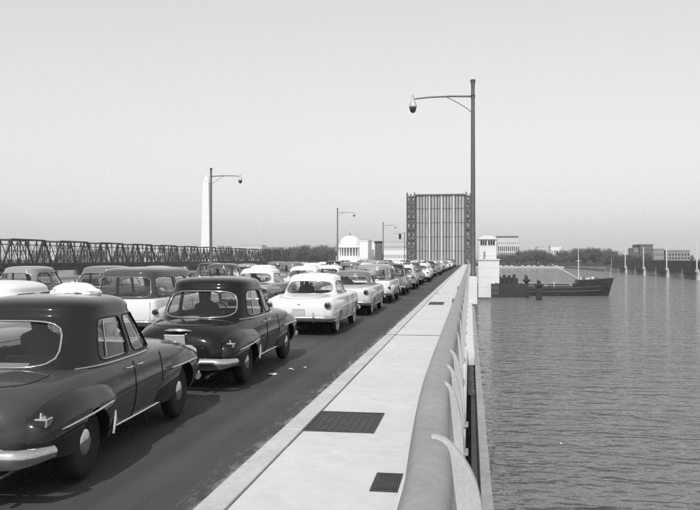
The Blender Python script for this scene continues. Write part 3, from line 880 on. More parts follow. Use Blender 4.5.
# ---- our bridge
Y0, Y1 = -14.0, 224.0            # from behind the camera to the draw span
KERB_X = -2.01
ROAD_L = -17.9
road = sheet('road', ROAD_L - 3.8, KERB_X, Y0, Y1, 0.0, 'asphalt', nx=40)
for v in road.data.vertices: v.co.z = max(crown(v.co.x), -.004)
deck = MB().box(-24.6, -.05, Y0, Y1, -1.1, -.012)
tag(deck.build('bridge_deck', 'concrete_grey'), kind='structure')
fascia = MB().box(.122, .165, Y0, Y1, -1.6, -.10)
tag(fascia.build('bridge_fascia', 'concrete_grey'), kind='structure')
gird = MB()
for x in (-19.5, -15.5, -11.5, -7.5, -3.5, -.4): gird.box(x - .25, x + .25, Y0, Y1, -3.2, -1.1)
tag(gird.build('bridge_girders', 'girder_dark'), kind='structure')
for i, y in enumerate((20, 62, 104, 146, 188)):
    p = MB().box(-20.4, .2, y - 1.6, y + 1.6, WATER_Z - 3, -3.2)
    tag(p.build('bridge_pier', 'concrete_grey', bevel=.15), kind='structure')

# sidewalk: slabs between a kerb and the coping, each slab its own piece
def sidewalk(xa, xb, kerb_a, kerb_b, name):
    bed = MB().box(min(xa, kerb_a), max(xb, kerb_b), Y0, Y1, -.01, .165)
    o = tag(bed.build(name, 'slab_bed'), kind='structure')
    rnd = random.Random(3)
    g = .014
    lens = 3.05
    slab = MB().box(xa + g, xb - g, -lens / 2 + g, lens / 2 - g, 0, .045).mesh('slab', bevel=.003)
    slab.materials.append(MATS['concrete'])
    kerb = MB().box(kerb_a + .004, kerb_b - g * .7, -lens / 2 + .004, lens / 2 - .004, 0, .215).mesh('kerb_stone', bevel=.02)
    kerb.materials.append(MATS['concrete_kerb'])
    n = int((Y1 - Y0) / lens)
    for i in range(n):
        y = Y0 + lens * (i + .5)
        obj_from(slab, 'slab', parent=o, loc=(0, y, .158 + rnd.uniform(-.003, .003)))
        obj_from(kerb, 'kerb_stone', parent=o, loc=(rnd.uniform(-.003, .003), y + .7, -.006 + rnd.uniform(-.003, .002)))
    return o
sidewalk(-1.78, -.55, -2.025, -1.78, 'sidewalk')
fs = sidewalk(-19.9, -18.15, -18.12, -17.88, 'far_sidewalk')
fs.rotation_euler = (0, 0, R(-2.0)); fs.location.x = -2.4; fs.location.z = .002
ej = MB().box(-2.03, -.55, 18.30, 18.36, .16, .209)
ejo = ej.build('expansion_joint', 'seam'); ejo.parent = bpy.data.objects['sidewalk']
def hatch(x0, x1, y0, y1, label):
    t = empty('sidewalk_hatch', ((x0 + x1) / 2, (y0 + y1) / 2, .204)); hw, hl = (x1 - x0) / 2, (y1 - y0) / 2
    MB().box(-hw, hw, -hl, hl, -.004, .004).build('cover', 'grating_iron', t, bevel=.002)
    f = MB(); w = .03
    f.box(-hw - w, hw + w, -hl - w, -hl - .002, -.004, .009).box(-hw - w, hw + w, hl + .002, hl + w, -.004, .009)
    f.box(-hw - w, -hw - .002, -hl, hl, -.004, .009).box(hw + .002, hw + w, -hl, hl, -.004, .009)
    f.build('frame', 'grating_iron', t)
    for i in range(9):
        x = -hw + (i + .5) * 2 * hw / 9
        MB().box(x - .012, x + .012, -hl + .03, hl - .03, .004, .0075).build('rib', 'grating_iron', t)
    tag(t, label, 'hatch')
hatch(-1.745, -1.035, 8.05, 9.02, 'dark rectangular iron hatch set in the middle of the sidewalk')
hatch(-1.62, -1.08, 30.4, 32.2, 'small distant dark hatch farther along the sidewalk, near the lamp')
hatch(-.76, -.57, 6.05, 6.5, 'dark iron hatch at the bottom edge, beside the railing foot')

# railing: broad metal tube on finned posts standing on a pale coping
def bend(y):                      # the rail is sprung a little outwards beside the camera
    return .095 * max(0.0, min(1.0, (7.5 - y) / 4.0)) ** 2
def railing(xc, sgn, name, label, far=False):
    t = empty(name, (xc, 0, .20))
    rg = []
    ys = [Y0, -6, -3, 0] + list(np.linspace(.4, 6.5, 26)) + list(np.linspace(8, Y1, 40))
    for y in ys:
        ring = []
        for j in range(20):
            a = 2 * PI * j / 20
            ring.append((sgn * (.112 * math.copysign(abs(math.cos(a)) ** .9, math.cos(a)) + bend(y)), y, .80 + .105 * math.sin(a)))
        rg.append(ring)
    MB().rings(rg).build('rail', 'rail_metal', t, smooth=True, angle=60)
    def coping(xr, ya, yb):
        prof = [(-.26, -.22), (-.26, .075), (-.235, .10), (xr - .025, .10), (xr, .07), (xr, -.22)]
        MB().prism([(sgn * a, b) for a, b in prof], ya, yb, 'Y').build('coping', 'concrete_pale', t)
    if far: coping(.37, Y0, Y1)
    else:                         # beside the camera an added slot inside the ledge, shaped to give a shadow strip
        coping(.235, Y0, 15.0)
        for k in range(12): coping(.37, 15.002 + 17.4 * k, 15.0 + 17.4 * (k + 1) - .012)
        MB().box(.236, .371, Y0, 15.0, -.85, -.80).build('shade_slot_floor', 'slab_bed', t)
    led = MB().box(*(sorted((sgn * .372, sgn * .46))), Y0, Y1, -.85, -.06); led.build('ledge', 'concrete_grey', t)
    # finned posts: curved web leaning out under the rail, with a pointed strap over its top
    prof = [(-.115, .09), (-.10, .35), (-.085, .70), (-.05, .86), (.02, .912), (.085, .895), (.13, .86), (.18, .80), (.215, .745), (.25, .67), (.272, .58), (.285, .45), (.29, .27), (.29, .0)]
    pm = MB().prism([(sgn * a, b) for a, b in prof], -.045, .045, 'Y').mesh('post', smooth=True, angle=40, bevel=.012)
    pm.materials.append(MATS['post_metal'])
    prof2 = [(-.115, .09), (-.10, .35), (-.085, .70), (-.05, .85), (.02, .895), (.085, .875), (.125, .82), (.15, .74), (.17, .62), (.185, .45), (.192, .27), (.195, .105)]
    pm2 = MB().prism([(sgn * a, b) for a, b in prof2], -.04, .04, 'Y').mesh('post', smooth=True, angle=40, bevel=.012)
    pm2.materials.append(MATS['post_metal'])
    # strap over the rail
    strap = MB(); rgs = []
    for j in range(10):
        a = R(58) - R(62) * j / 9; w_ = .004 + .042 * (j / 9) ** 1.4
        x, z = .115 * math.cos(a), .80 + .108 * math.sin(a)
        rgs.append([(sgn * x, -w_, z - .006), (sgn * x, w_, z - .006), (sgn * x * 1.04, w_, z + .006), (sgn * x * 1.04, -w_, z + .006)])
    sm = strap.rings(rgs).mesh('strap', smooth=True, angle=40); sm.materials.append(MATS['post_metal'])
    foot = MB().box(-.16, .225, -.10, .10, .10, .124).mesh('foot_plate', bevel=.008); foot.materials.append(MATS['rail_metal'])
    ylist = [-1.2, .4, 2.2, 4.1, 6.0, 6.95, 8.1] + [10.5 + 2.4 * i for i in range(int((Y1 - 10.5) / 2.4))]
    if far: ylist = [6 + 3.0 * i for i in range(66)]
    for y in ylist:
        p = obj_from(pm if 4 < y < 4.2 else pm2, 'post', parent=t, loc=(sgn * bend(y), y, 0), scale=(1.18 if 5 < y < 9 else 1, 1, 1))
        if not far and y < 9:
            obj_from(sm, 'strap', parent=p); 
            obj_from(foot, 'foot_plate', parent=p, scale=(1, 1, 1), rot=(0, 0, 0))
    tag(t, label, 'railing')
    return t
rail_r = railing(-.283, 1, 'bridge_railing', 'broad grey metal railing on finned posts along the right edge, beside the sidewalk')
lr = railing(-20.15, -1, 'bridge_railing', 'far grey railing on the left edge of the bridge, behind the stopped cars', far=True)
lr.rotation_euler = (0, 0, R(-2.0)); lr.location.x = -22.45
# two small boxes hung on the inner side of the rail
for y, nm in ((20.0, 'small dark junction box on the railing, the nearer of two'), (28.5, 'small dark junction box on the railing, the farther one by the lamp')):
    b = empty('junction_box', (-.40, y, .92))
    MB().box(-.05, .05, -.09, .09, -.08, .08).build('case', 'lamp_metal', b, bevel=.012)
    MB().box(-.058, -.052, -.07, .07, -.06, .06).build('lid', 'lamp_metal', b)
    tag(b, nm, 'box')

# ------------------------------------------------------------------ street lamps
def street_lamp(x, y, sgn, label, z=.2):
    t = empty('street_lamp', (x, y, z))
    ped = MB().prism([(-.17, 0), (.17, 0), (.17, 1.02), (.13, 1.12), (-.13, 1.12), (-.17, 1.02)], -.17, .17, 'Y'); ped.build('pedestal', 'concrete_pale', t, bevel=.02)
    prof = [(.13, 1.10), (.13, 1.22), (.105, 1.30), (.098, 2.6), (.075, 8.55), (.072, 8.7), (.085, 8.86), (.105, 9.02), (.115, 9.04), (.05, 9.06)]
    MB().lathe(prof, 16).build('pole', 'lamp_metal', t, smooth=True)
    arm = MB().tube([(0, 0, 8.38), (sgn * .9, 0, 8.41), (sgn * 1.75, 0, 8.40), (sgn * 2.25, 0, 8.36)], [.042, .038, .034, .03], 8); a = arm.build('arm', 'lamp_metal', t, smooth=True)
    br = []
    for q in np.linspace(0, PI / 2, 10): br.append((sgn * (.08 + .95 * math.sin(q)), 0, 7.72 + .66 * (1 - math.cos(q)) ** .55 if False else 7.75 + .62 * math.sin(q) ** .8))
    MB().tube(br, .016, 6).build('brace', 'lamp_metal', a, smooth=True)
    MB().lathe([(.09, 8.32), (.09, 8.40), (.11, 8.41)], 12).build('collar', 'lamp_metal', t, smooth=True)
    head = MB().lathe([(.035, 8.50), (.05, 8.50), (.05, 8.36), (.085, 8.28), (.125, 8.20), (.15, 8.10), (.165, 8.06), (.165, 8.02), (.15, 8.02)], 20, 'Z', (sgn * 2.42, 0, 0))
    MB().tube([(sgn * 2.25, 0, 8.36), (sgn * 2.42, 0, 8.345)], .03, 8)
    h = head.build('lamp_head', 'post_metal', t, smooth=True)
    MB().lathe([(.15, 8.03), (.15, 7.97), (.125, 7.88), (.08, 7.80), (.02, 7.77)], 20, 'Z', (sgn * 2.42, 0, 0)).build('globe', 'lens', h, smooth=True)
    MB().tube([(sgn * 2.2, 0, 8.362), (sgn * 2.44, 0, 8.34)], .03, 8).build('socket', 'lamp_metal', h, smooth=True)
    tag(t, label, 'street lamp', 'street lamps on the bridge')
street_lamp(.12, 31.2, -1, 'tall near street lamp on the right railing, arm reaching left over the sidewalk')
street_lamp(-20.45, 58.6, 1, 'street lamp standing in front of the pale obelisk')
street_lamp(-18.85, 108.4, 1, 'street lamp in front of the domed white rotunda')
street_lamp(-17.15, 152.0, 1, 'farthest small street lamp, right beside the dark pylon')

# ------------------------------------------------------------------ the stopped cars
L1, L2, L3, L4 = -4.35, -8.0, -11.6, -15.2
def ordinal(n):
    return ['', 'first', 'second', 'third', 'fourth', 'fifth', 'sixth', 'seventh', 'eighth', 'ninth', 'tenth', 'eleventh', 'twelfth', 'thirteenth', 'fourteenth', 'fifteenth',
            'sixteenth', 'seventeenth', 'eighteenth', 'nineteenth', 'twentieth', 'twenty-first', 'twenty-second', 'twenty-third', 'twenty-fourth'][n]
GRP = {1: 'cars in the lane beside the sidewalk', 2: 'cars in the second lane', 3: 'cars in the third lane', 4: 'cars in the lane by the far railing'}
near_car = place_car('near', -4.335, 7.73, 'paint_near', 'paint_near', 'dark grey sedan with bulging rear wing, nearest of all, cut by the left edge', GRP[1], rz=R(3.6))
near_car.scale = (1, .91, .965)
recolour(next(c for c in near_car.children if c.name.split('.')[0] == 'body'), 'paint_near_body')
black_car = place_car('round', -4.38, 13.26, 'paint_black', 'paint_black', 'shiny black sedan with chrome bumper, second car beside the sidewalk', GRP[1], rz=R(1.4))
ford1 = place_car('slab', L1, 21.7, 'paint_white', 'paint_white', 'all white sedan with round tail lights, right ahead of the shiny black sedan', GRP[1])
ford2 = place_car('hardtop', L1 + .05, 28.6, 'paint_cream', 'paint_mid', 'cream hardtop with grey roof, fourth car beside the sidewalk', GRP[1])
wag1 = place_car('wagon', L1 + .05, 35.8, 'paint_white', 'paint_grey', 'white station wagon with grey roof, fifth car beside the sidewalk', GRP[1])
lane1 = [(43.0, 'round', 'paint_mid', 'paint_dark', 'grey sedan with dark roof'), (50.6, 'slab', 'paint_grey', 'paint_cream', 'grey sedan with cream roof'),
         (58.5, 'round', 'paint_charcoal', 'paint_charcoal', 'charcoal sedan'), (66.0, 'slab', 'paint_white', 'paint_white', 'white sedan'),
         (74.0, 'hardtop', 'paint_white', 'paint_pale', 'white hardtop with pale roof'), (82.5, 'round', 'paint_dark', 'paint_dark', 'dark sedan'),
         (91.5, 'wagon', 'paint_mid', 'paint_grey', 'grey station wagon'), (100.5, 'slab', 'paint_pale', 'paint_white', 'pale sedan with white roof'),
         (109, 'hardtop', 'paint_charcoal', 'paint_white', 'charcoal hardtop with white roof'), (117.5, 'round', 'paint_grey', 'paint_grey', 'grey round-backed sedan'),
         (126, 'slab', 'paint_white', 'paint_mid', 'white sedan with grey roof'), (135, 'slab', 'paint_mid', 'paint_white', 'mid grey sedan with white roof'),
         (144, 'hardtop', 'paint_white', 'paint_white', 'white hardtop'), (153, 'round', 'paint_dark', 'paint_dark', 'dark round-backed sedan'),
         (162, 'slab', 'paint_cream', 'paint_cream', 'cream sedan'), (171, 'wagon', 'paint_pale', 'paint_mid', 'pale station wagon'),
         (180, 'round', 'paint_charcoal', 'paint_charcoal', 'dark sedan'), (189, 'slab', 'paint_white', 'paint_white', 'white sedan')]
rc = random.Random(11)
def lane_cars(cars, X, n0, lane, where):
    for i, (y, kind, b, r_, what) in enumerate(cars):
        lab = '%s, %s car %s' % (what, ordinal(n0 + i), where)
        dx = 0.0 if what.startswith('two-tone') else -.25 if 'broad grey roof' in what else rc.uniform(-.16, .16)
        place_car(kind, X + dx, y + rc.uniform(-.2, .2), b, r_, lab, GRP[lane], rz=R(rc.uniform(-.9, .9)), far=0 if y < 45 else (1 if y < 90 else 2))
lane_cars(lane1, L1 + .05, 6, 1, 'beside the sidewalk')
lane2 = [(12.1, 'slab', 'paint_white', 'paint_white', 'white sedan at the left edge'), (19.05, 'wagon', 'paint_white', 'paint_charcoal', 'two-tone station wagon with dark roof'),
         (29.4, 'slab', 'paint_grey', 'paint_white', 'grey sedan with a white roof'), (36.4, 'slab', 'paint_white', 'paint_white', 'white sedan'),
         (44.2, 'hardtop', 'paint_pale', 'paint_white', 'pale hardtop with white roof'), (51, 'round', 'paint_mid', 'paint_mid', 'grey round-backed sedan'), (59, 'slab', 'paint_cream', 'paint_cream', 'cream sedan'),
         (67.5, 'wagon', 'paint_grey', 'paint_grey', 'grey station wagon'), (76, 'hardtop', 'paint_white', 'paint_charcoal', 'white hardtop with dark roof'), (85, 'slab', 'paint_mid', 'paint_white', 'mid grey sedan with white roof'),
         (94, 'round', 'paint_dark', 'paint_dark', 'dark sedan'), (104, 'slab', 'paint_white', 'paint_pale', 'white sedan with pale roof'), (114, 'round', 'paint_grey', 'paint_grey', 'grey sedan'), (125, 'slab', 'paint_white', 'paint_white', 'white sedan')]
lane_cars(lane2, L2, 1, 2, 'in the second lane from the sidewalk')
lane3 = [(24.3, 'round', 'paint_charcoal', 'paint_mid', 'dark sedan with broad grey roof'), (35.4, 'round', 'paint_dark', 'paint_charcoal', 'dark round-backed sedan'), (42.6, 'hardtop', 'paint_pale', 'paint_white', 'pale hardtop with white roof'),
         (49.5, 'round', 'paint_mid', 'paint_mid', 'grey sedan'), (57, 'slab', 'paint_white', 'paint_white', 'white sedan'), (65, 'round', 'paint_dark', 'paint_dark', 'black sedan'), (74, 'slab', 'paint_grey', 'paint_white', 'grey sedan with white roof'),
         (84, 'wagon', 'paint_pale', 'paint_mid', 'pale station wagon with grey roof'), (95, 'slab', 'paint_white', 'paint_white', 'white sedan'), (107, 'round', 'paint_charcoal', 'paint_charcoal', 'charcoal sedan'), (119, 'slab', 'paint_grey', 'paint_pale', 'grey sedan with pale roof')]
lane_cars(lane3, L3, 1, 3, 'in the third lane from the sidewalk')
lane4 = [(25.2, 'round', 'paint_mid', 'paint_grey', 'mid grey sedan at the left edge'), (36.4, 'slab', 'paint_grey', 'paint_pale', 'grey sedan with pale roof'), (43.6, 'round', 'paint_dark', 'paint_dark', 'dark sedan'),
         (51, 'slab', 'paint_white', 'paint_grey', 'white sedan with grey roof'), (60, 'round', 'paint_mid', 'paint_mid', 'grey sedan'), (69, 'slab', 'paint_pale', 'paint_pale', 'pale sedan'), (80, 'hardtop', 'paint_white', 'paint_white', 'white hardtop'),
         (92, 'round', 'paint_dark', 'paint_dark', 'black sedan'), (105, 'slab', 'paint_white', 'paint_white', 'white sedan')]
lane_cars(lane4, L4, 1, 4, 'in the lane by the far railing')

# crumpled white cloth lying on the nearest roof
def cloth_lump():
    m = MB(); rg = []; rnd = random.Random(5); n = 28
    for i in range(9):
        q = i / 8; ring = []
        for j in range(n):
            a = 2 * PI * j / n
            rr = (1 - q ** 2.2) ** .5 * (1 + .16 * math.sin(3 * a + 1.0) + .10 * math.sin(7 * a + 4 * q) + rnd.uniform(-.07, .07))
            ring.append((.27 * rr * math.cos(a), .17 * rr * math.sin(a), .10 * q * (1 + .25 * math.sin(2 * a + .5)) + rnd.uniform(-.008, .008) * (q > 0)))
        rg.append(ring)
    m.rings(rg)
    return m
cl = cloth_lump().build('crumpled_cloth', 'cloth_white', None, (-4.26, 7.75, 1.672), smooth=True, angle=35)
cl.rotation_euler = (0, 0, R(-12))
tag(cl, 'crumpled white cloth lying on the roof of the nearest sedan', 'cloth')

# paper scraps on the road
def scrap(x, y, s, seed, label):
    rnd = random.Random(seed); m = MB(); n = 7
    vs = [(0, 0, .035 * s)]
    for j in range(n):
        a = 2 * PI * j / n; r_ = s * (.6 + .6 * rnd.random()); vs.append((r_ * math.cos(a), r_ * .8 * math.sin(a), s * rnd.choice((.04, .12, .45))))
    vs += [(a, b, c + .004) for a, b, c in vs]
    fs = [(0, 1 + j, 1 + (j + 1) % n) for j in range(n)] + [(n + 1, n + 2 + (j + 1) % n, n + 2 + j) for j in range(n)]
    fs += [(1 + j, n + 2 + j, n + 2 + (j + 1) % n, 1 + (j + 1) % n) for j in range(n)]
    o = m.add(vs, fs).build('paper_scrap', 'paper_white', None, (x, y, crown(x) + .006))
    tag(o, label, 'litter')
scrap(-3.37, 12.85, .11, 1, 'largest crumpled white paper scrap on the asphalt right of the black sedan')
scrap(-3.2, 13.5, .05, 2, 'small paper scrap just beyond the largest one on the asphalt')
scrap(-3.0, 13.8, .035, 3, 'tiny paper scrap in the gutter, closest to the kerb')

# ------------------------------------------------------------------ drivers seated in the nearer cars
def person_mesh(lean=0.0):
    # joints of a seated driver, car frame: seat at the origin, looking along +Y
    J = [(0, 0, 0), (0, -.02, .18), (0, -.04, .36), (0, -.03, .50), (0, -.01, .585), (0, .01, .66), (0, .015, .76), (0, .005, .83),
         (.17, -.03, .475), (.22, .08, .27), (.17, .36, .33), (.16, .43, .35), (-.17, -.03, .475), (-.22, .08, .27), (-.17, .36, .33), (-.16, .43, .35),
         (.10, .02, -.01), (.13, .42, .02), (.13, .55, -.30), (.13, .66, -.34), (-.10, .02, -.01), (-.13, .42, .02), (-.13, .55, -.30), (-.13, .66, -.34)]
    rad = [(.15, .12), (.15, .11), (.16, .12), (.11, .09), (.055, .055), (.075, .085), (.082, .10), (.06, .075),
           (.075, .075), (.055, .055), (.04, .04), (.035, .045), (.075, .075), (.055, .055), (.04, .04), (.035, .045),
           (.09, .085), (.075, .075), (.05, .05), (.045, .05), (.09, .085), (.075, .075), (.05, .05), (.045, .05)]
    E = [(0, 1), (1, 2), (2, 3), (3, 4), (4, 5), (5, 6), (6, 7), (3, 8), (8, 9), (9, 10), (10, 11), (3, 12), (12, 13), (13, 14), (14, 15),
         (0, 16), (16, 17), (17, 18), (18, 19), (0, 20), (20, 21), (21, 22), (22, 23)]
    me = bpy.data.meshes.new('person_sk'); me.from_pydata(J, E, [])
    o = bpy.data.objects.new('person_sk', me); link(o)
    o.modifiers.new('skin', 'SKIN'); sub = o.modifiers.new('sub', 'SUBSURF'); sub.levels = 1; sub.render_levels = 1
    if not me.skin_vertices: me.skin_vertices.new()
    for i, v in enumerate(me.skin_vertices[0].data): v.radius = rad[i]; v.use_root = (i == 0)
    dg = bpy.context.evaluated_depsgraph_get()
    out = bpy.data.meshes.new_from_object(o.evaluated_get(dg)); bpy.data.objects.remove(o)
    out.materials.clear()
    for k in ('coat_dark', 'skin', 'hair'): out.materials.append(MATS[k])
    for p in out.polygons:
        c = p.center
        p.material_index = 0
        if c.z > .575: p.material_index = 2 if (c.y < .0 or c.z > .79) else 1
        elif c.y > .37 and c.z > .25: p.material_index = 1
        p.use_smooth = True
    return out
PM = person_mesh()
nose = MB().add([(-.014, .095, .675), (.014, .095, .675), (0, .125, .68), (0, .095, .73)], [(0, 1, 2), (1, 3, 2), (0, 2, 3), (0, 3, 1)]).mesh('nose'); nose.materials.append(MATS['skin'])
hatm = MB().lathe([(.15, .775), (.155, .782), (.105, .79), (.10, .86), (.085, .885), (.04, .88)], 20).mesh('hat', smooth=True); hatm.materials.append(MATS['felt_hat'])
def driver(car, dy, coat, label, hat=False, dx=-.36):
    c = car.location
    o = obj_from(PM, 'person', loc=(c.x + dx, c.y + dy, .585 + .05 + c.z))
    if coat != 'coat_dark': recolour(o, coat)
    obj_from(nose, 'nose', parent=o)
    if hat: obj_from(hatm, 'hat', parent=o)
    tag(o, label, 'person')
driver(near_car, .12, 'coat_dark', 'person in a dark coat at the wheel of the nearest dark grey sedan')
driver(black_car, .12, 'coat_dark', 'person in a dark coat and hat driving the shiny black sedan', True)
driver(ford1, .15, 'coat_dark', 'person in dark clothes driving the all white sedan')
driver(ford2, .15, 'coat_pale', 'person in a pale coat driving the cream hardtop')
for o in list(scene.objects):
    if o.get('label', '').startswith('two-tone station wagon'):
        driver(o, .15, 'coat_pale', 'person in a pale shirt at the wheel of the two-tone wagon'); break
for o in list(scene.objects):
    if o.get('label', '').startswith('grey sedan with a white roof'):
        driver(o, .15, 'coat_dark', 'person with a hat inside the grey sedan with white roof', True); break
# ------------------------------------------------------------------ raised draw leaf
LEAF_Y = 229.0
def draw_leaf():
    xl, xr = x_at(406.5, LEAF_Y), x_at(475, LEAF_Y); top = 2 + 64.5 / F_PX * LEAF_Y * .985
    t = empty('raised_draw_leaf', ((xl + xr) / 2, LEAF_Y, 0)); cx = (xl + xr) / 2
    L_ = lambda px: x_at(px, LEAF_Y) - cx
    a, b = L_(416.5), L_(464.5)                # roadway between the kerbs
    # deck strips: open steel grating in long panels, stringer gaps between them
    NS = 16; edges = np.linspace(a, b, NS + 1); rnd = random.Random(4)
    for i in range(NS):
        w = edges[i + 1] - edges[i]; e_ = .12 + .10 * (i % 3 == 1) + rnd.uniform(0, .05); x0 = edges[i] + w * e_; x1 = edges[i + 1] - w * e_
        for k in range(5):
            z0 = -1.0 + (top + 1.0) * k / 5; z1 = -1.0 + (top + 1.0) * (k + 1) / 5
            MB().box(x0, x1, -.12 - rnd.uniform(0, .05), .06, z0 + .03, z1 - .03).build('deck_panel', 'deck_steel', t)
    for i in range(NS + 1):
        w = .24 if i % 4 else .34
        MB().box(edges[i] - w, edges[i] + w, .08, .40, -1, top - .1).build('stringer', 'deck_steel_dark', t)
    for px in (429.3, 441.2, 453.4):
        x = L_(px); MB().box(x - .13, x + .13, -.29, -.237, 0, top - .4).build('lane_line', 'lane_paint', t)
    for k in range(7):
        z = .5 + (top - 1.2) * k / 6; MB().box(L_(408), L_(473.5), .42, 1.5, z - .22, z + .22).build('floor_beam', 'deck_steel_dark', t)
    for k in range(1, 5):
        z = top * k / 5; MB().box(a, b, -.235, -.172, z - .045, z + .045).build('cross_angle', 'deck_steel_dark', t)
    # sidewalk brackets and latticed side girders at both edges
    for s0, s1, nm in ((L_(406.5), a - .35, 'left'), (b + .35, L_(475), 'right')):
        for x in (s0 + .18, (s0 + s1) / 2, s1 - .18):
            MB().box(x - .17, x + .17, -.55, .35, -1, top + (.6 if x != (s0 + s1) / 2 else .2)).build('side_rail', 'deck_steel_dark', t)
        n = 8
        for k in range(n):
            z0 = (top + .3) * k / n; z1 = (top + .3) * (k + 1) / n
            MB().bar((s0 + .1, -.1, z0), (s1 - .1, -.1, z0), .16).build('bracket', 'deck_steel_dark', t)
            MB().bar((s0 + .15, 0, z0), (s1 - .15, 0, z1), .15).build('lattice', 'deck_steel_dark', t)
            MB().bar((s1 - .15, .22, z0), (s0 + .15, .22, z1), .15).build('lattice', 'deck_steel_dark', t)
        MB().box(s0 + .05, s1 - .05, .45, .55, -1, top - .5).build('walkway_plate', 'deck_steel', t)
    MB().box(L_(416), L_(465), -.35, .5, top - .45, top + .05).build('end_beam', 'deck_steel_dark', t)
    for sgn, px in ((1, 409), (-1, 473)):      # girders standing behind the deck
        x = L_(px); MB().box(x - .25, x + .25, .6, 3.0, -3, top - 1.0).build('main_girder', 'deck_steel_dark', t)
    tag(t, 'tall raised leaf of the draw span with white lane lines, blocking the road', 'drawbridge')
draw_leaf()
# what carries the leaf: pier with machinery hall, and the fixed bridge beyond the channel
tag(MB().box(-20.4, 1.0, 219, 235, WATER_Z - 3, -2.2).build('bascule_pier', 'concrete_grey', bevel=.2), kind='structure')

# ------------------------------------------------------------------ operator's tower
def tower():
    Y = 243.0; x0, x1 = x_at(478.2, Y), x_at(499.3, Y); u0, u1 = x_at(479, Y), x_at(496.6, Y)
    cx = (x0 + x1) / 2; t = empty('bridge_tower', (cx, Y, WATER_Z))
    zf = lambda py: CAM_Z + (258 - py) / F_PX * Y * 1.0 - WATER_Z
    x0 -= cx; x1 -= cx; u0 -= cx; u1 -= cx
    MB().box(x0, x1, 0, 9, -3, zf(260.2)).build('base', 'white_wall', t, bevel=.05)
    MB().box(x0 - .25, x1 + .25, -.30, 9.3, zf(260.2) + .002, zf(259.0)).build('balcony', 'white_wall', t, bevel=.03)
    MB().box(u0, u1, .9, 7.8, zf(259.0) + .002, zf(239.6)).build('house', 'white_wall', t)
    e = .45; z0, z1 = zf(239.6) + .003, zf(238.9)
    roof = MB().box(u0 - e, u1 + e, .9 - e, 7.8 + e, z0, z1)
    r_ = roof.build('roof', 'white_wall', t); zt = zf(235.6)
    h = MB(); m0, m1 = (u0 + u1) / 2 - 1.3, (u0 + u1) / 2 + 1.3
    h.add([(u0 - e + .1, .9 - e + .1, z1 + .002), (u1 + e - .1, .9 - e + .1, z1 + .002), (u1 + e - .1, 7.8 + e - .1, z1 + .002), (u0 - e + .1, 7.8 + e - .1, z1 + .002), (m0, 4.3, zt), (m1, 4.3, zt)],
          [(0, 1, 5, 4), (1, 2, 5), (2, 3, 4, 5), (3, 0, 4), (3, 2, 1, 0)]); h.build('hip', 'concrete_pale', r_)
    for pa, pb in ((480.5, 486.8), (488.2, 495.0)):
        a, b = x_at(pa, Y) - cx, x_at(pb, Y) - cx; za, zb = zf(245.3), zf(240.9)
        w = MB().box(a, b, .86, .9, za, zb).build('window', 'window_dark', t)
        MB().box(a - .10, b + .10, .80, .898, za - .14, za - .004).build('sill', 'concrete_pale', w)
        for q in (.33, .66): x = a + (b - a) * q; MB().box(x - .05, x + .05, .82, .858, za, zb).build('mullion', 'white_wall', w)
    a, b = x_at(483.5, Y) - cx, x_at(485.5, Y) - cx
    d = MB().box(a, b, .85, .9, zf(258.9), zf(251.5)).build('door', 'stone_grey', t); MB().box(b - .2, b - .12, .81, .85, zf(256), zf(255.4)).build('handle', 'girder_dark', d)
    rl = empty('rail_dummy') if False else None
    for i in range(13):
        x = x0 - .15 + (x1 - x0 + .3) * i / 12; MB().box(x - .03, x + .03, -.22, -.16, zf(259), zf(259) + 1.0).build('baluster', 'stone_grey', t)
    MB().box(x0 - .2, x1 + .2, -.24, -.14, zf(259) + 1.0, zf(259) + 1.08).build('handrail', 'stone_grey', t)
    for k, py in enumerate((268, 277, 287)):
        MB().box(x0 + .002, x1 - .002, -.012, -.002, zf(py) - .04, zf(py) + .04).build('wall_joint', 'stone_pale', t)
    tag(t, 'white operator tower with small windowed house on top, right of the draw leaf', 'tower')
tower()

# traffic signal hung from a bracket pole at the left of the leaf
Y = 218.0
t = empty('traffic_signal', (x_at(404.6, Y), Y, 0))
zf = lambda py: CAM_Z + (258 - py) / F_PX * Y
MB().lathe([(.11, 0), (.10, zf(232.2))], 10).build('pole', 'lamp_metal', t, smooth=True)
xa = x_at(392.5, Y) - t.location.x; xs = x_at(400, Y) - t.location.x
MB().bar((0, 0, zf(233.4)), (xa, 0, zf(233.4)), .10).build('arm', 'stone_grey', t)
hd = MB().box(xs - .34, xs + .34, -.25, .25, zf(239.2), zf(233.8)).build('signal_head', 'girder_dark', t, bevel=.06)
for q in (.2, .5, .8):
    z = zf(239.2) + (zf(233.8) - zf(239.2)) * q
    MB().lathe([(.17, -.26), (.18, -.40), (.14, -.27), (.001, -.262)], 14, 'Y', (xs, 0, z)).build('signal_lens', 'lens', hd, smooth=True)
tag(t, 'small dark traffic signal hanging from an arm left of the raised leaf', 'traffic signal')
# dark pylon at the left kerb
Y = 190.0
xa, xb = x_at(375.2, Y), x_at(381.8, Y); t = empty('dark_pylon', ((xa + xb) / 2, Y, 0)); w = (xb - xa) / 2
zt = CAM_Z + 17.0 / F_PX * Y
MB().box(-w, w, -w, w, -.5, zt - .5).build('shaft', 'brick_dark', t, bevel=.05)
MB().box(-w - .08, w + .08, -w - .08, w + .08, zt - .498, zt).build('cap', 'girder_dark', t, bevel=.04)
MB().box(-w - .12, w + .12, -w - .12, w + .12, -.6, .6).build('plinth', 'stone_grey', t, bevel=.04)
tag(t, 'dark upright rectangular pylon beyond the cars, right of the white blocks', 'pylon')

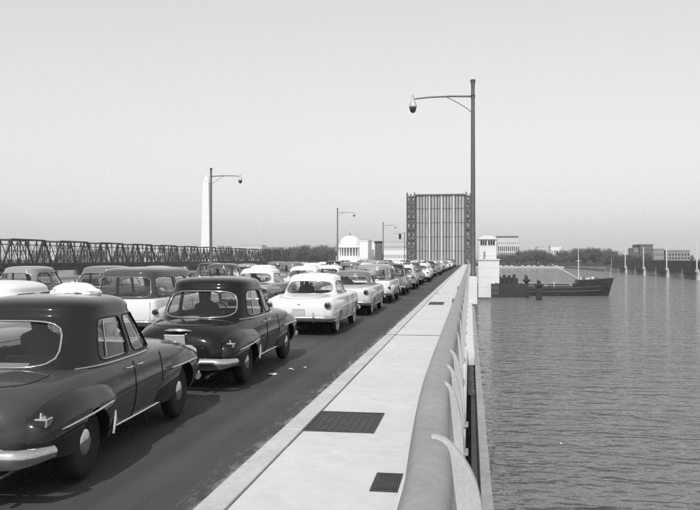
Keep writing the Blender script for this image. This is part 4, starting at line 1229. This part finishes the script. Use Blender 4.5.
# ------------------------------------------------------------------ timber fender and pile clusters in the channel
def pile_wall(px0, px1, Y, py_top, py_bot, label, name='timber_fender'):
    x0, x1 = x_at(px0, Y), x_at(px1, Y); t = empty(name, ((x0 + x1) / 2, Y, WATER_Z)); n = int((x1 - x0) / .42); rnd = random.Random(8)
    zt = CAM_Z + (258 - py_top) / F_PX * Y - WATER_Z
    pl = MB().box(-.19, .19, -.16, .16, -3, 1).mesh('plank', bevel=.03); pl.materials.append(MATS['timber_dark'])
    for i in range(n):
        x = (i + .5) / n * (x1 - x0) - (x1 - x0) / 2; h = zt + rnd.uniform(-.15, .15)
        obj_from(pl, 'plank', parent=t, loc=(x, rnd.uniform(-.05, .05), h - 1), scale=(1, 1, 1)).scale = (1, 1, 1)
        t.children[-1].scale.z = 1.0
        q = t.children[-1]; q.scale = (1, 1, (h + 3) / 4); q.location.z = h - (h + 3) / 4
    for z in (.9, zt * .55, zt - .6):
        MB().box(-(x1 - x0) / 2, (x1 - x0) / 2, .18, .45, z - .15, z + .15).build('wale', 'timber_dark', t)
    MB().box(-(x1 - x0) / 2 - 5.0, (x1 - x0) / 2 - .1, -1.2, -.4, -.25, .45).build('walkway', 'timber_wet', t, bevel=.05)
    tag(t, label, 'fender'); return t
pile_wall(491.0, 526.0, 239.0, 282.8, 296, 'dark timber fender wall at the foot of the white tower')
pile = MB().lathe([(.20, -3), (.19, 0), (.16, 1), (.02, 1.04)], 9).mesh('pile', smooth=True); pile.materials.append(MATS['timber_dark'])
def dolphin(px, Y, py_top, n, label, spread=1.0):
    t = empty('pile_cluster', (x_at(px, Y), Y, WATER_Z)); zt = CAM_Z + (258 - py_top) / F_PX * Y - WATER_Z; rnd = random.Random(int(px))
    for i in range(n):
        a = 2 * PI * i / max(n - 1, 1); rr = 0 if i == n - 1 else spread; h = zt * (1.0 if i == n - 1 else rnd.uniform(.80, .95))
        o = obj_from(pile, 'pile', parent=t, loc=(rr * math.cos(a) * .62, rr * math.sin(a) * .62, 0), scale=(1.3, 1.3, h))
        o.rotation_euler = (-.05 * math.sin(a) * -1, .06 * math.cos(a) * -1, 0)
    MB().lathe([(spread * .95 + .1, zt * .70), (spread * .95 + .14, zt * .71), (spread * .95 + .14, zt * .80), (spread * .95 + .1, zt * .81)], 14).build('cable_band', 'girder_dark', t, smooth=True)
    tag(t, label, 'piles', 'pile clusters in the channel')
dolphin(539, 233, 279.5, 9, 'cluster of tall mooring piles in front of the ship side', 1.2)
dolphin(526.5, 246, 274.5, 7, 'lower pile cluster right behind the fender end', 1.0)
for i, (px, py) in enumerate(((499.6, 276.5), (501.6, 278), (504.2, 275), (506.6, 277.5), (509.2, 275.5), (511.6, 277.8), (514, 274.6), (516.4, 278.2))):
    Yp = 243.5 + (i % 2) * 1.2
    o = obj_from(pile, 'mooring_pile', loc=(x_at(px, Yp), Yp, WATER_Z), scale=(3.1, 3.1, CAM_Z + (258 - py) / F_PX * Yp - WATER_Z))
    tag(o, 'single mooring pile, %s from the tower, behind the timber fender' % ordinal(i + 1), 'pile', 'mooring piles behind the fender')

# ------------------------------------------------------------------ the ship, bow to the right
def ship():
    Y = 264.0; sc = Y / F_PX
    xb = x_at(608.5, Y); Ls = 52.0
    t = empty('cargo_ship', (xb - Ls, Y, WATER_Z)); Z = lambda py: CAM_Z + (258 - py) * sc - WATER_Z
    deck_z = 2.9; fc = Z(278.2); fc0 = Ls - 10.2
    def hull_pt(x, q):                      # q 0 keel .. 1 sheer
        s = x / Ls
        beam = 4.4 * min(1.0, (1.0 - max(0, (s - .70) / .30) ** 2.1)) * min(1.0, .55 + s * 4)
        return beam
    xs = np.linspace(0, Ls, 40)
    rg = []
    for x in xs:
        s = x / Ls; b = max(hull_pt(x, 1), .05); sheer = deck_z + .9 * max(0, (s - .45) / .55) ** 2; flare = .35 + .65 * min(1, (1 - s) * 5)
        ring = []
        for sd in (1, -1):
            col = [(-2.0, .55 * flare), (-.3, .80 * flare + .05), (.8, .90 * min(1, flare + .12)), (2.0, .97), (sheer, 1.0)]
            pts = [(x + (z * .28 * max(0, s - .93) / .07), sd * b * k, z) for z, k in col]
            ring += pts if sd == 1 else pts[::-1]
        rg.append(ring)
    h = MB().rings(rg); h.build('hull', 'hull_black', t, smooth=True, angle=40)
    # boot stripe / rubbing strake
    for z, mt, r_ in ((1.45, 'hull_grey', .10), (2.55, 'hull_grey', .07)):
        pts = [(float(x), -max(hull_pt(x, 1), .05) * (.94 if z < 2 else .985) - .04, z + .9 * max(0, (x / Ls - .45) / .55) ** 2 * (z / 2.9)) for x in xs[:-2]]
        MB().tube(pts, r_, 6).build('strake', mt, t, smooth=True)
    # raised forecastle
    rg = []
    for x in np.linspace(fc0, Ls, 14):
        s = x / Ls; b = max(hull_pt(x, 1), .06); z0 = deck_z + .9 * max(0, (s - .45) / .55) ** 2 - .02; z1 = fc + .7 * ((x - fc0) / (Ls - fc0)) ** 2 - .3
        dx = max(0, s - .93) / .07
        rg.append([(x + z0 * .28 * dx, b, z0), (x + z1 * .30 * dx, b * 1.04 + .02, z1), (x + z1 * .30 * dx, -b * 1.04 - .02, z1), (x + z0 * .28 * dx, -b, z0)])
    MB().rings(rg).build('forecastle', 'hull_black', t, smooth=True, angle=40)
    MB().tube([(fc0 + .1, -4.2, fc - .25), (Ls - 3, -3.0, fc + .2), (Ls + .8, -.1, fc + .5)], .07, 6).build('bow_rail', 'hull_grey', t, smooth=True)
    # deck cargo hatches and rail
    for i in range(4):
        x = 8 + i * 8.2; o = MB().box(x, x + 6.4, -2.6, 2.6, deck_z - .05, deck_z + .95).build('hatch_cover', 'hull_grey', t, bevel=.12)
    for i in range(19):
        x = 3 + i * 2.0; MB().box(x - .05, x + .05, -4.32, -4.2, deck_z - .1, deck_z + 1.25).build('rail_post', 'hull_grey', t)
    for z in (deck_z + .62, deck_z + 1.25): MB().tube([(2.5, -4.27, z), (39.5, -4.27, z + .05)], .055, 6).build('rail', 'ship_white', t, smooth=True)
    # mast and derrick boom
    mx = x_at(578.5, Y) - t.location.x; mt = Z(249)
    m_ = MB().tube([(mx, 0, deck_z), (mx, 0, mt * .7), (mx, 0, mt)], [.22, .16, .08], 10).build('mast', 'ship_white', t, smooth=True)
    MB().bar((mx - .9, 0, mt * .74), (mx + .9, 0, mt * .74), .12).build('crosstree', 'ship_white', m_)
    bx = x_at(551.5, Y) - t.location.x
    MB().tube([(mx - .3, -.2, Z(277.5)), ((mx + bx) / 2, -.5, Z(271)), (bx, -.8, Z(264.3))], [.14, .18, .11], 8).build('boom', 'ship_white', t, smooth=True)
    MB().tube([(bx, -.8, Z(264.3)), (mx, 0, mt * .95)], .03, 5).build('topping_lift', 'hull_grey', t)
    MB().tube([(mx, 0, mt * .97), (Ls - .5, 0, fc + .4)], .03, 5).build('forestay', 'hull_grey', t)
    MB().tube([(Ls + .6, 0, fc), (Ls + 1.0, 0, Z(258.5))], [.09, .04], 8).build('jackstaff', 'ship_white', t, smooth=True)
    # deck gear
    for x, y, w, d, hh, mt_ in ((mx - 1.2, -1.4, 1.6, 1.4, 1.4, 'hull_black'), (mx + 1.4, -1.0, 1.2, 1.8, 1.0, 'hull_grey'), (fc0 + 1.4, -1.2, 1.1, 1.1, 1.0, 'ship_white'), (fc0 + 3.2, -.6, 1.8, 1.6, .7, 'ship_white'), (fc0 + 5.0, -.5, .9, .8, 1.1, 'ship_white'), (fc0 + 6.6, -.5, 1.3, .9, .7, 'hull_black')):
        z0 = deck_z if x < fc0 else fc - .35; MB().box(x - w / 2, x + w / 2, y - d / 2, y + d / 2, z0, z0 + hh).build('winch', mt_, t, bevel=.15)
    for i in range(7):
        x = 6.5 + i * 4.6; MB().lathe([(.16, deck_z), (.16, deck_z + 1.3), (.30, deck_z + 1.35), (.30, deck_z + 1.6), (.05, deck_z + 1.7)], 10, 'Z', (x, -3.3, 0)).build('vent', 'hull_black' if i % 2 else 'ship_white', t, smooth=True)
    MB().tube([(6, -3.0, deck_z + 1.0), (39, -3.0, deck_z + 1.05)], .22, 8).build('cargo_pipe', 'hull_black', t, smooth=True)
    # bridge house aft (behind the tower)
    MB().box(1.5, 6.5, -3, 3, deck_z, deck_z + 5).build('deckhouse', 'ship_white', t, bevel=.1)
    MB().lathe([(.7, deck_z + 5), (.62, deck_z + 7.5), (.66, deck_z + 7.6)], 14, 'Z', (3.2, 0, 0)).build('funnel', 'hull_black', t, smooth=True)
    tag(t, 'dark low cargo ship with white mast and boom, passing beyond the tower', 'ship')
ship()

# ------------------------------------------------------------------ old truss bridge on the left
def truss_span():
    L_, H, W_ = 37.0, 10.7, 9.0; t = root_template('truss_span'); n = 6; p = L_ / n
    mt = 'truss_iron'
    for yy in (-W_ / 2, W_ / 2):           # span runs along local X
        MB().box(p, L_ - p, yy - .3, yy + .3, H - .75, H).build('top_chord', mt, t, do_link=False)
        MB().box(0, L_, yy - .25, yy + .25, -.35, .35).build('bottom_chord', mt, t, do_link=False)
        MB().bar((.2, yy, 0), (p, yy, H - .35), .6, .75).build('end_post', mt, t, do_link=False)
        MB().bar((L_ - .2, yy, 0), (L_ - p, yy, H - .35), .6, .75).build('end_post', mt, t, do_link=False)
        for i in range(1, n): MB().bar((i * p, yy, .35), (i * p, yy, H - .75), .34).build('post', mt, t, do_link=False)
        for i in range(1, n - 1):
            a, b = ((i * p, H - .7), ((i + 1) * p, .2)) if i < n / 2 else ((i * p, .2), ((i + 1) * p, H - .7))
            MB().bar((a[0], yy, a[1]), (b[0], yy, b[1]), .26).build('diagonal', mt, t, do_link=False)
        for i in range(1, n - 1):
            a, b = ((i * p, .2), ((i + 1) * p, H - .7)) if i < n / 2 else ((i * p, H - .7), ((i + 1) * p, .2))
            MB().bar((a[0], yy + .15, a[1]), (b[0], yy + .15, b[1]), .15).build('counter', mt, t, do_link=False)
        MB().box(p, L_ - p, yy - .07, yy + .07, H * .52, H * .52 + .16).build('mid_strut', mt, t, do_link=False)
        MB().box(0, L_, yy - .08, yy + .08, 1.3, 1.5).build('hand_rail', mt, t, do_link=False)
    for i in range(1, n):
        MB().bar((i * p, -W_ / 2, H - .4), (i * p, W_ / 2, H - .4), .35).build('top_strut', mt, t, do_link=False)
        MB().bar((i * p, -W_ / 2, H - 2.4), (i * p, W_ / 2, H - 2.4), .25).build('sway_strut', mt, t, do_link=False)
    MB().box(0, L_, -W_ / 2 + .3, W_ / 2 - .3, -3.0, -.4).build('deck', mt, t, do_link=False)
    MB().box(-1.1, 1.1, -6, 6, -16, -3.1).build('pier', 'brick_dark', t, do_link=False)
    return t
TS = truss_span(); TX = -190.0
for i in range(15):
    c = copy_tree(TS); c.name = 'truss_span'; yy = 205 + 38.2 * i
    c.location = (TX, yy, -.6); c.rotation_euler = (0, 0, PI / 2)
    tag(c, 'dark iron truss span of the old bridge, %s from the left edge' % ordinal(i + 1), 'truss bridge', 'spans of the old truss bridge')

# ------------------------------------------------------------------ railway bridge on the right
def rail_bridge():
    X = 133.0; t = empty('railway_bridge', (X, 530, 0))
    g = MB().box(-4, 4, .2, 33.8, -7.0, -.4).mesh('girder'); g.materials.append(MATS['girder_dark'])  # box carried down past the real girder, standing in for shade beneath
    pr = MB().prism([(-5.2, WATER_Z - 2), (5.2, WATER_Z - 2), (4.6, -6.2), (5.4, -6.0), (5.4, -4.62), (-5.4, -4.62), (-5.4, -6.0), (-4.6, -6.2)], -1.9, 1.9, 'Y').mesh('pier'); pr.materials.append(MATS['concrete_pale'])
    pr2 = MB().prism([(-4.4, WATER_Z - 2), (4.4, WATER_Z - 2), (4.0, -4.62), (-4.0, -4.62)], -1.1, 1.1, 'Y').mesh('pier'); pr2.materials.append(MATS['concrete_grey'])
    pole = MB().lathe([(.42, -4.6), (.36, 5), (.28, 10.2), (.05, 10.3)], 10).mesh('pole', smooth=True); pole.materials.append(MATS['concrete_pale'])
    st = MB().box(-4.1, -4.02, .3, 33.7, -.38, .5).mesh('parapet'); st.materials.append(MATS['girder_dark'])
    stf = MB().box(-.12, .12, -.15, .15, -4.2, 0).mesh('stiffener'); stf.materials.append(MATS['girder_dark'])
    for i in range(-6, 6):
        y = i * 34.0
        obj_from(g, 'girder', parent=t, loc=(0, y, 0)); obj_from(st, 'parapet', parent=t, loc=(0, y, 0))
        if i < 12:
            for k in range(5): obj_from(stf, 'stiffener', parent=t, loc=(-4.12, y + 3.4 + 6.8 * k, -.4))
        obj_from(pr if i % 2 == 0 else pr2, 'pier', parent=t, loc=(0, y, 0))
        if i % 2 == 0: obj_from(pole, 'pole', parent=t, loc=(-4.9, y, 0))
    tag(t, 'dark plate girder railway bridge on pale piers with white poles, far right', 'railway bridge')
rail_bridge()

# ------------------------------------------------------------------ buildings on the far bank
BZ = WATER_Z + 2.0
def block(name, px0, px1, py_top, Y, depth, wall, label, cat='building', floors=0, bays=0, win='window_dark', roof='stone_grey', cornice=True, pilasters=False, ww=.55, wh=.6, top_gap=.1):
    x0, x1 = x_at(px0, Y), x_at(px1, Y); cx = (x0 + x1) / 2; w = (x1 - x0) / 2
    H = CAM_Z + (258 - py_top) / F_PX * Y - BZ
    t = empty(name, (cx, Y, BZ))
    MB().box(-w, w, 0, depth, -1, H).build('wall', wall, t)
    if cornice:
        MB().box(-w - .5, w + .5, -.5, depth + .5, H + .003, H + .9).build('cornice', wall, t)
        MB().box(-w + .3, w - .3, .3, depth - .3, H + .905, H + 1.5).build('roof', roof, t)
    if floors and bays:
        fh = H * (1 - top_gap) / floors; bw = 2 * w / bays
        gm = MB().box(-bw * ww / 2, bw * ww / 2, -.06, .06, 0, fh * wh).mesh('window'); gm.materials.append(MATS[win])
        for f in range(floors):
            for b in range(bays):
                obj_from(gm, 'window', parent=t, loc=(-w + (b + .5) * bw, -.02, f * fh + fh * .22))
        if pilasters:
            pm = MB().box(-bw * .18, bw * .18, -.9, -.01, 0, H * (1 - top_gap)).mesh('pilaster'); pm.materials.append(MATS[wall])
            for b in range(bays + 1): obj_from(pm, 'pilaster', parent=t, loc=(-w + b * bw, 0, 0))
    tag(t, label, cat); return t
t = block('colonnaded_building', 497.5, 519.5, 243.5, 1190, 60, 'stone_pale', 'large pale building with columns and flat dark attic, right of the tower', floors=3, bays=11, pilasters=True, ww=.5, wh=.75, top_gap=.14)
hh = CAM_Z + (258 - 243.5) / F_PX * 1190 - BZ
MB().box(-16.5, 15, 8, 45, hh + 1.6, hh + 9).build('attic', 'stone_pale', t); MB().box(-17, 15.5, 7.5, 45.5, hh + 9.003, hh + 11.2).build('attic_roof', 'roof_dark', t)
block('white_block', 550.5, 561.5, 246.8, 1250, 30, 'white_wall', 'small flat white building rising over the trees', floors=3, bays=4, ww=.35, wh=.4)
block('low_roof_building', 537, 545, 247.6, 1400, 30, 'stone_pale', 'low pale roofline left of the small white building', floors=2, bays=4)
block('brick_block', 640.5, 653, 246, 840, 40, 'brick_dark', 'dark brick building with tall attic above the railway bridge', floors=5, bays=5, ww=.4, wh=.5)
block('brick_wing', 634, 640.3, 249.5, 850, 30, 'stone_grey', 'lower grey wing on the left of the dark brick building', floors=3, bays=3)
block('grey_warehouse', 653.4, 664, 250.2, 900, 40, 'stone_grey', 'plain grey warehouse right of the dark brick building', floors=3, bays=5, ww=.3, wh=.4)
block('edge_building', 665.5, 690, 251.5, 900, 40, 'stone_grey', 'low grey building at the right edge behind the railway bridge', floors=4, bays=8)
block('pale_block', 618, 633, 252.5, 1050, 30, 'stone_pale', 'pale low building left of the brick wing, above the girders', floors=3, bays=9, ww=.4, wh=.4)
block('white_hall', 359.5, 368.0, 240.9, 760, 30, 'marble', 'bright white stepped block right of the rotunda', floors=2, bays=4, win='stone_grey', ww=.3, wh=.3, top_gap=.5)
block('white_hall', 368.2, 378, 243.0, 800, 30, 'marble', 'lower bright white block touching the dark pylon', floors=2, bays=4, win='stone_grey', ww=.3, wh=.3, top_gap=.4)
block('long_white_building', 383, 406.5, 249.5, 760, 30, 'white_wall', 'long low white building between the pylon and the draw leaf', floors=2, bays=12, win='stone_grey', ww=.5, wh=.4)
block('hill_building', 384, 406, 242.3, 1500, 60, 'stone_pale', 'long pale building with dark ends behind the low white building', floors=4, bays=16, win='stone_grey', ww=.4, wh=.5)
for i, (a, b, py) in enumerate(((192, 203, 244.5), (212, 226, 246), (240, 262, 245.2), (268, 279, 247.5), (112, 122, 247), (140, 162, 248.5), (40, 62, 247), (74, 96, 249))):
    block('distant_building', a, b, py, 1560 + 37 * i, 40, ('stone_pale', 'white_wall', 'stone_pale', 'stone_grey')[i % 4],
          ['pale building at the foot of the obelisk, left of it', 'white building just right of the obelisk lamp', 'long pale roofline left of the bare wood', 'grey building behind the end of the truss bridge',
           'narrow pale building behind the truss, left of middle', 'wide white building behind the truss spans', 'pale building at the left edge behind the truss', 'grey building behind the second truss span'][i], floors=3, bays=8, win='stone_grey', ww=.4, wh=.5)
# tall tapering obelisk
def obelisk():
    Y = 1520.0; t = empty('stone_obelisk', (x_at(206.6, Y), Y, BZ + 2)); 
    H = CAM_Z + (258 - 170.5) / F_PX * Y - BZ - 2
    w0, w1 = 9.6, 6.2
    sh = MB().rings([[(-w, -w, z), (w, -w, z), (w, w, z), (-w, w, z)] for w, z in ((w0, -3), (w1, H - 17))]); sh.build('shaft', 'marble', t)
    MB().add([(-w1, -w1, H - 16.99), (w1, -w1, H - 16.99), (w1, w1, H - 16.99), (-w1, w1, H - 16.99), (0, 0, H)], [(0, 1, 4), (1, 2, 4), (2, 3, 4), (3, 0, 4), (3, 2, 1, 0)]).build('pyramidion', 'marble', t)
    for s in (-1, 1): MB().box(s * 2.2 - .7, s * 2.2 + .7, -w1 - .05, -w1 + 1.5, H - 15.4, H - 13.6).build('lookout', 'stone_grey', t)
    MB().lathe([(24, -3), (24, 1.2), (20, 1.6), (20, 2.2)], 32).build('terrace', 'stone_pale', t)
    tag(t, 'very tall pale stone obelisk behind a street lamp', 'obelisk')
obelisk()
def rotunda():
    Y = 980.0; t = empty('domed_rotunda', (x_at(347.0, Y), Y + 25, BZ + 3)); k = Y / F_PX
    Z = lambda py: CAM_Z + (258 - py) * k - BZ - 3
    R0 = 15.5
    MB().lathe([(R0 + 9, -3), (R0 + 9, 1.5), (R0 + 6, 1.6), (R0 + 6, 3.2), (R0 + 3, 3.3), (R0 + 3, Z(256) )], 40).build('stylobate', 'marble', t)
    cz0, cz1 = Z(256), Z(247.5)
    col = MB().lathe([(.95, cz0), (.85, cz0 + .5), (.72, cz1 - .6), (1.0, cz1)], 10).mesh('column', smooth=True); col.materials.append(MATS['marble'])
    for i in range(26):
        a = 2 * PI * i / 26; obj_from(col, 'column', parent=t, loc=((R0 + .8) * math.cos(a), (R0 + .8) * math.sin(a), 0))
    MB().lathe([(R0 - 4.5, cz0), (R0 - 4.5, cz1)], 32).build('drum_wall', 'stone_grey', t)
    MB().lathe([(R0 + 2.2, cz1 + .004), (R0 + 2.4, cz1 + 1.6), (R0 + .8, cz1 + 2.4), (R0 + .8, Z(243.3)), (R0 - 2, Z(243))], 48).build('entablature', 'marble', t, smooth=True, angle=30)
    z0 = Z(243); z1 = Z(234.6); pts = [(R0 - 2, z0), (R0 - 2, z0 + 1.0)] + [((R0 - 2.3) * math.cos(q) + .05, z0 + 1.0 + (z1 - z0 - 1) * math.sin(q)) for q in np.linspace(0.02, PI / 2, 12)]
    MB().lathe(pts, 48).build('dome', 'marble', t, smooth=True, angle=30)
    MB().lathe([(1.9, z1 - .5), (1.9, z1 + 1.2), (.8, z1 + 1.8), (.3, z1 + 4.2), (.05, z1 + 4.6)], 14).build('finial', 'stone_grey', t, smooth=True)
    tag(t, 'white domed rotunda with a ring of columns beyond the cars', 'memorial')
rotunda()

# ------------------------------------------------------------------ bare winter trees on the far bank
def tree_mesh(seed, H=20.0, spread=.42):
    rnd = random.Random(seed); tr = MB(); tw = MB()
    def branch(p, d, ln, r, lvl):
        pts = [p]; q = p; dd = d.copy()
        for i in range(3):
            dd = (dd + Vector((rnd.uniform(-.22, .22), rnd.uniform(-.22, .22), rnd.uniform(-.02, .16)))).normalized(); q = q + dd * ln / 3; pts.append(q)
        if lvl <= 2: tr.tube(pts, [r, r * .8, r * .62, r * .45], 5 if lvl < 2 else 3, cap=False)
        if lvl >= 2:
            for k in range(16):
                b = pts[rnd.randint(1, 3)] + Vector((rnd.gauss(0, .35), rnd.gauss(0, .35), rnd.gauss(0, .35)))
                e = b + Vector((rnd.gauss(0, .8), rnd.gauss(0, .8), rnd.uniform(-.2, 1.5)))
                w = Vector((rnd.uniform(-1, 1), rnd.uniform(-1, 1), rnd.uniform(-.3, .3))).normalized() * rnd.uniform(.06, .13)
                tw.add([b - w, b + w, e], [(0, 1, 2)])
        if lvl < 3:
            n = (5, 5, 4)[lvl]
            for k in range(n):
                at = pts[1 + (k % 3)]; a = rnd.uniform(0, 2 * PI); up = rnd.uniform(.35, .95)
                nd = (dd * .45 + Vector((math.cos(a), math.sin(a), up)) * .75).normalized(); branch(at, nd, ln * rnd.uniform(.52, .72), r * .5, lvl + 1)
    branch(Vector((0, 0, 0)), Vector((0, 0, 1)), H * spread, H * .018, 0)
    zs = max(v[2] for v in tw.v); k = H / zs
    for m in (tr, tw): m.v = [(a * k, b * k, c * k) for a, b, c in m.v]
    return tr.mesh('trunk', smooth=True, fix=False), tw.mesh('crown', fix=False)
TREES = []
for s in range(6):
    a, b = tree_mesh(20 + s, 20.0, .36 + .02 * (s % 3)); a.materials.append(MATS['bark']); b.materials.append(MATS['twigs']); TREES.append((a, b))
rt = random.Random(77)
def tree(px, Y, py_top, label, group, wide=1.0):
    H = CAM_Z + (258 - py_top) / F_PX * Y - BZ; k = rt.randrange(6)
    t = empty('bare_tree', (x_at(px, Y), Y, BZ - .2), rt.uniform(0, 6.28)); s = H / 20.0
    obj_from(TREES[k][0], 'trunk', parent=t, scale=(s * wide, s * wide, s)); obj_from(TREES[k][1], 'crown', parent=t, scale=(s * wide, s * wide, s))
    tag(t, label, 'tree', group)
# right bank: one clump left of the white building, a longer one right of it
for i in range(26):
    px = 521 + 29 * i / 25 + rt.uniform(-.8, .8); tree(px, 1035 + rt.uniform(0, 70), 248.0 + 3.0 * abs((px - 534) / 16) ** 2 + rt.uniform(-.8, 2.2), 'bare winter tree of the clump between the columned building and the white block', 'trees of the left clump on the far bank', 1.25)
for i in range(46):
    px = 560 + 53 * i / 45 + rt.uniform(-.8, .8); tree(px, 1035 + rt.uniform(0, 70), 246.6 + 2.4 * abs((px - 586) / 27) ** 3 + rt.uniform(-.6, 2.6), 'bare winter tree of the long clump behind the ship, right of the white block', 'trees of the long clump on the far bank', 1.25)
for i in range(14):
    px = 612 + 80 * i / 13; tree(px, 1010 + rt.uniform(0, 60), 253.0 + rt.uniform(-1, 2), 'low bare tree behind the railway bridge at the far right', 'trees behind the railway bridge', 1.2)
for i in range(20):
    px = 499 + 23 * i / 19 + rt.uniform(-.5, .5); tree(px, 1030 + rt.uniform(0, 50), 253.5 + rt.uniform(-1, 2), 'low bare tree in front of the columned building on the far bank', 'trees before the columned building', 1.2)
for i in range(26):
    px = 606 + 40 * i / 25 + rt.uniform(-.8, .8); tree(px, 790 + rt.uniform(0, 40), 252.5 + rt.uniform(-1.2, 2.5), 'bare tree on the bank where the railway bridge lands', 'trees at the landing of the railway bridge', 1.3)
for i in range(14):
    px = 547 + 16 * i / 13 + rt.uniform(-.4, .4); tree(px, 1030 + rt.uniform(0, 40), 254.0 + rt.uniform(-1, 1.5), 'low bare tree hiding the foot of the small white building', 'trees before the small white building', 1.3)
# centre: the wood left of the rotunda
for i in range(70):
    px = 268 + 70 * i / 69 + rt.uniform(-.8, .8); top = 243.5 if 290 < px < 334 else 246.5
    tree(px, 900 + rt.uniform(110, 220), top + rt.uniform(-.8, 3.5), 'bare winter tree of the wood left of the domed rotunda', 'trees of the wood by the rotunda', 1.25)
for i in range(16):
    px = 333 + 26 * i / 15 + rt.uniform(-.5, .5); tree(px, 905 + rt.uniform(100, 140), 251.5 + rt.uniform(-.8, 1.5), 'low bare tree in front of the rotunda columns', 'trees before the rotunda', 1.1)
for i in range(34):
    px = 34 + 235 * i / 33 + rt.uniform(-2, 2); tree(px, 1150 + rt.uniform(0, 200), 249.0 + rt.uniform(-1.0, 2.5), 'bare tree on the far bank, seen through the truss bridge', 'trees behind the truss bridge', 1.3)
for i in range(8):
    px = 381 + 25 * i / 7; tree(px, 1020 + rt.uniform(0, 40), 252 + rt.uniform(-1, 1), 'low bare tree between the pylon and the draw leaf', 'trees by the draw leaf', 1.1)
# undergrowth that reads as one dark mass along the bank
ug = MB(); ru = random.Random(9)
for i in range(15000):
    x = ru.uniform(-900, 520); Y = 1012 + ru.uniform(0, 1) ** 2 * 160; h = ru.uniform(2.0, 8.0) * (1 if x > 40 or x < -120 else .6); a = ru.uniform(0, PI); w = ru.uniform(.4, 1.2)
    ug.add([(x - w * math.cos(a), Y - w * math.sin(a), BZ - .4), (x + w * math.cos(a), Y + w * math.sin(a), BZ - .4), (x + ru.uniform(-1, 1), Y + ru.uniform(-1, 1), BZ + h)], [(0, 1, 2)])
tag(ug.build('undergrowth', 'thicket', fix=False), 'dark tangled undergrowth along the far bank', 'shrubs', kind='stuff')
# cars parked on the far riverside drive
for i, px in enumerate((500.5, 506, 511.5, 516.5, 522.5, 528.5, 534, 541.5, 548, 556)):
    c = place_car(('slab', 'wagon', 'hardtop', 'round')[i % 4], x_at(px, 1003.5), 1003.5, ('paint_white', 'paint_cream', 'paint_white', 'paint_dark', 'paint_pale')[i % 5], ('paint_white', 'paint_pale')[i % 2],
                  'tiny car parked on the far riverside drive, %s from the tower' % ordinal(i + 1), 'cars on the far riverside drive', rz=R(90), z=WATER_Z + 1.72, far=2)
    c.name = 'parked_car'

# ------------------------------------------------------------------ haze over the river
HAZE = 0.00014
if HAZE:
    m = bpy.data.materials.new('haze_air'); m.use_nodes = True; nt = m.node_tree
    nt.nodes.remove(nt.nodes['Principled BSDF'])
    v = nt.nodes.new('ShaderNodeVolumePrincipled'); v.inputs['Color'].default_value = grey(.99); v.inputs['Density'].default_value = HAZE; v.inputs['Anisotropy'].default_value = 0.0
    nt.links.new(v.outputs[0], nt.nodes['Material Output'].inputs['Volume']); MATS['haze_air'] = m
    hz = MB().box(-6100, 6100, -2600, 9100, WATER_Z - 4, 240).build('haze', 'haze_air')
    tag(hz, kind='stuff')
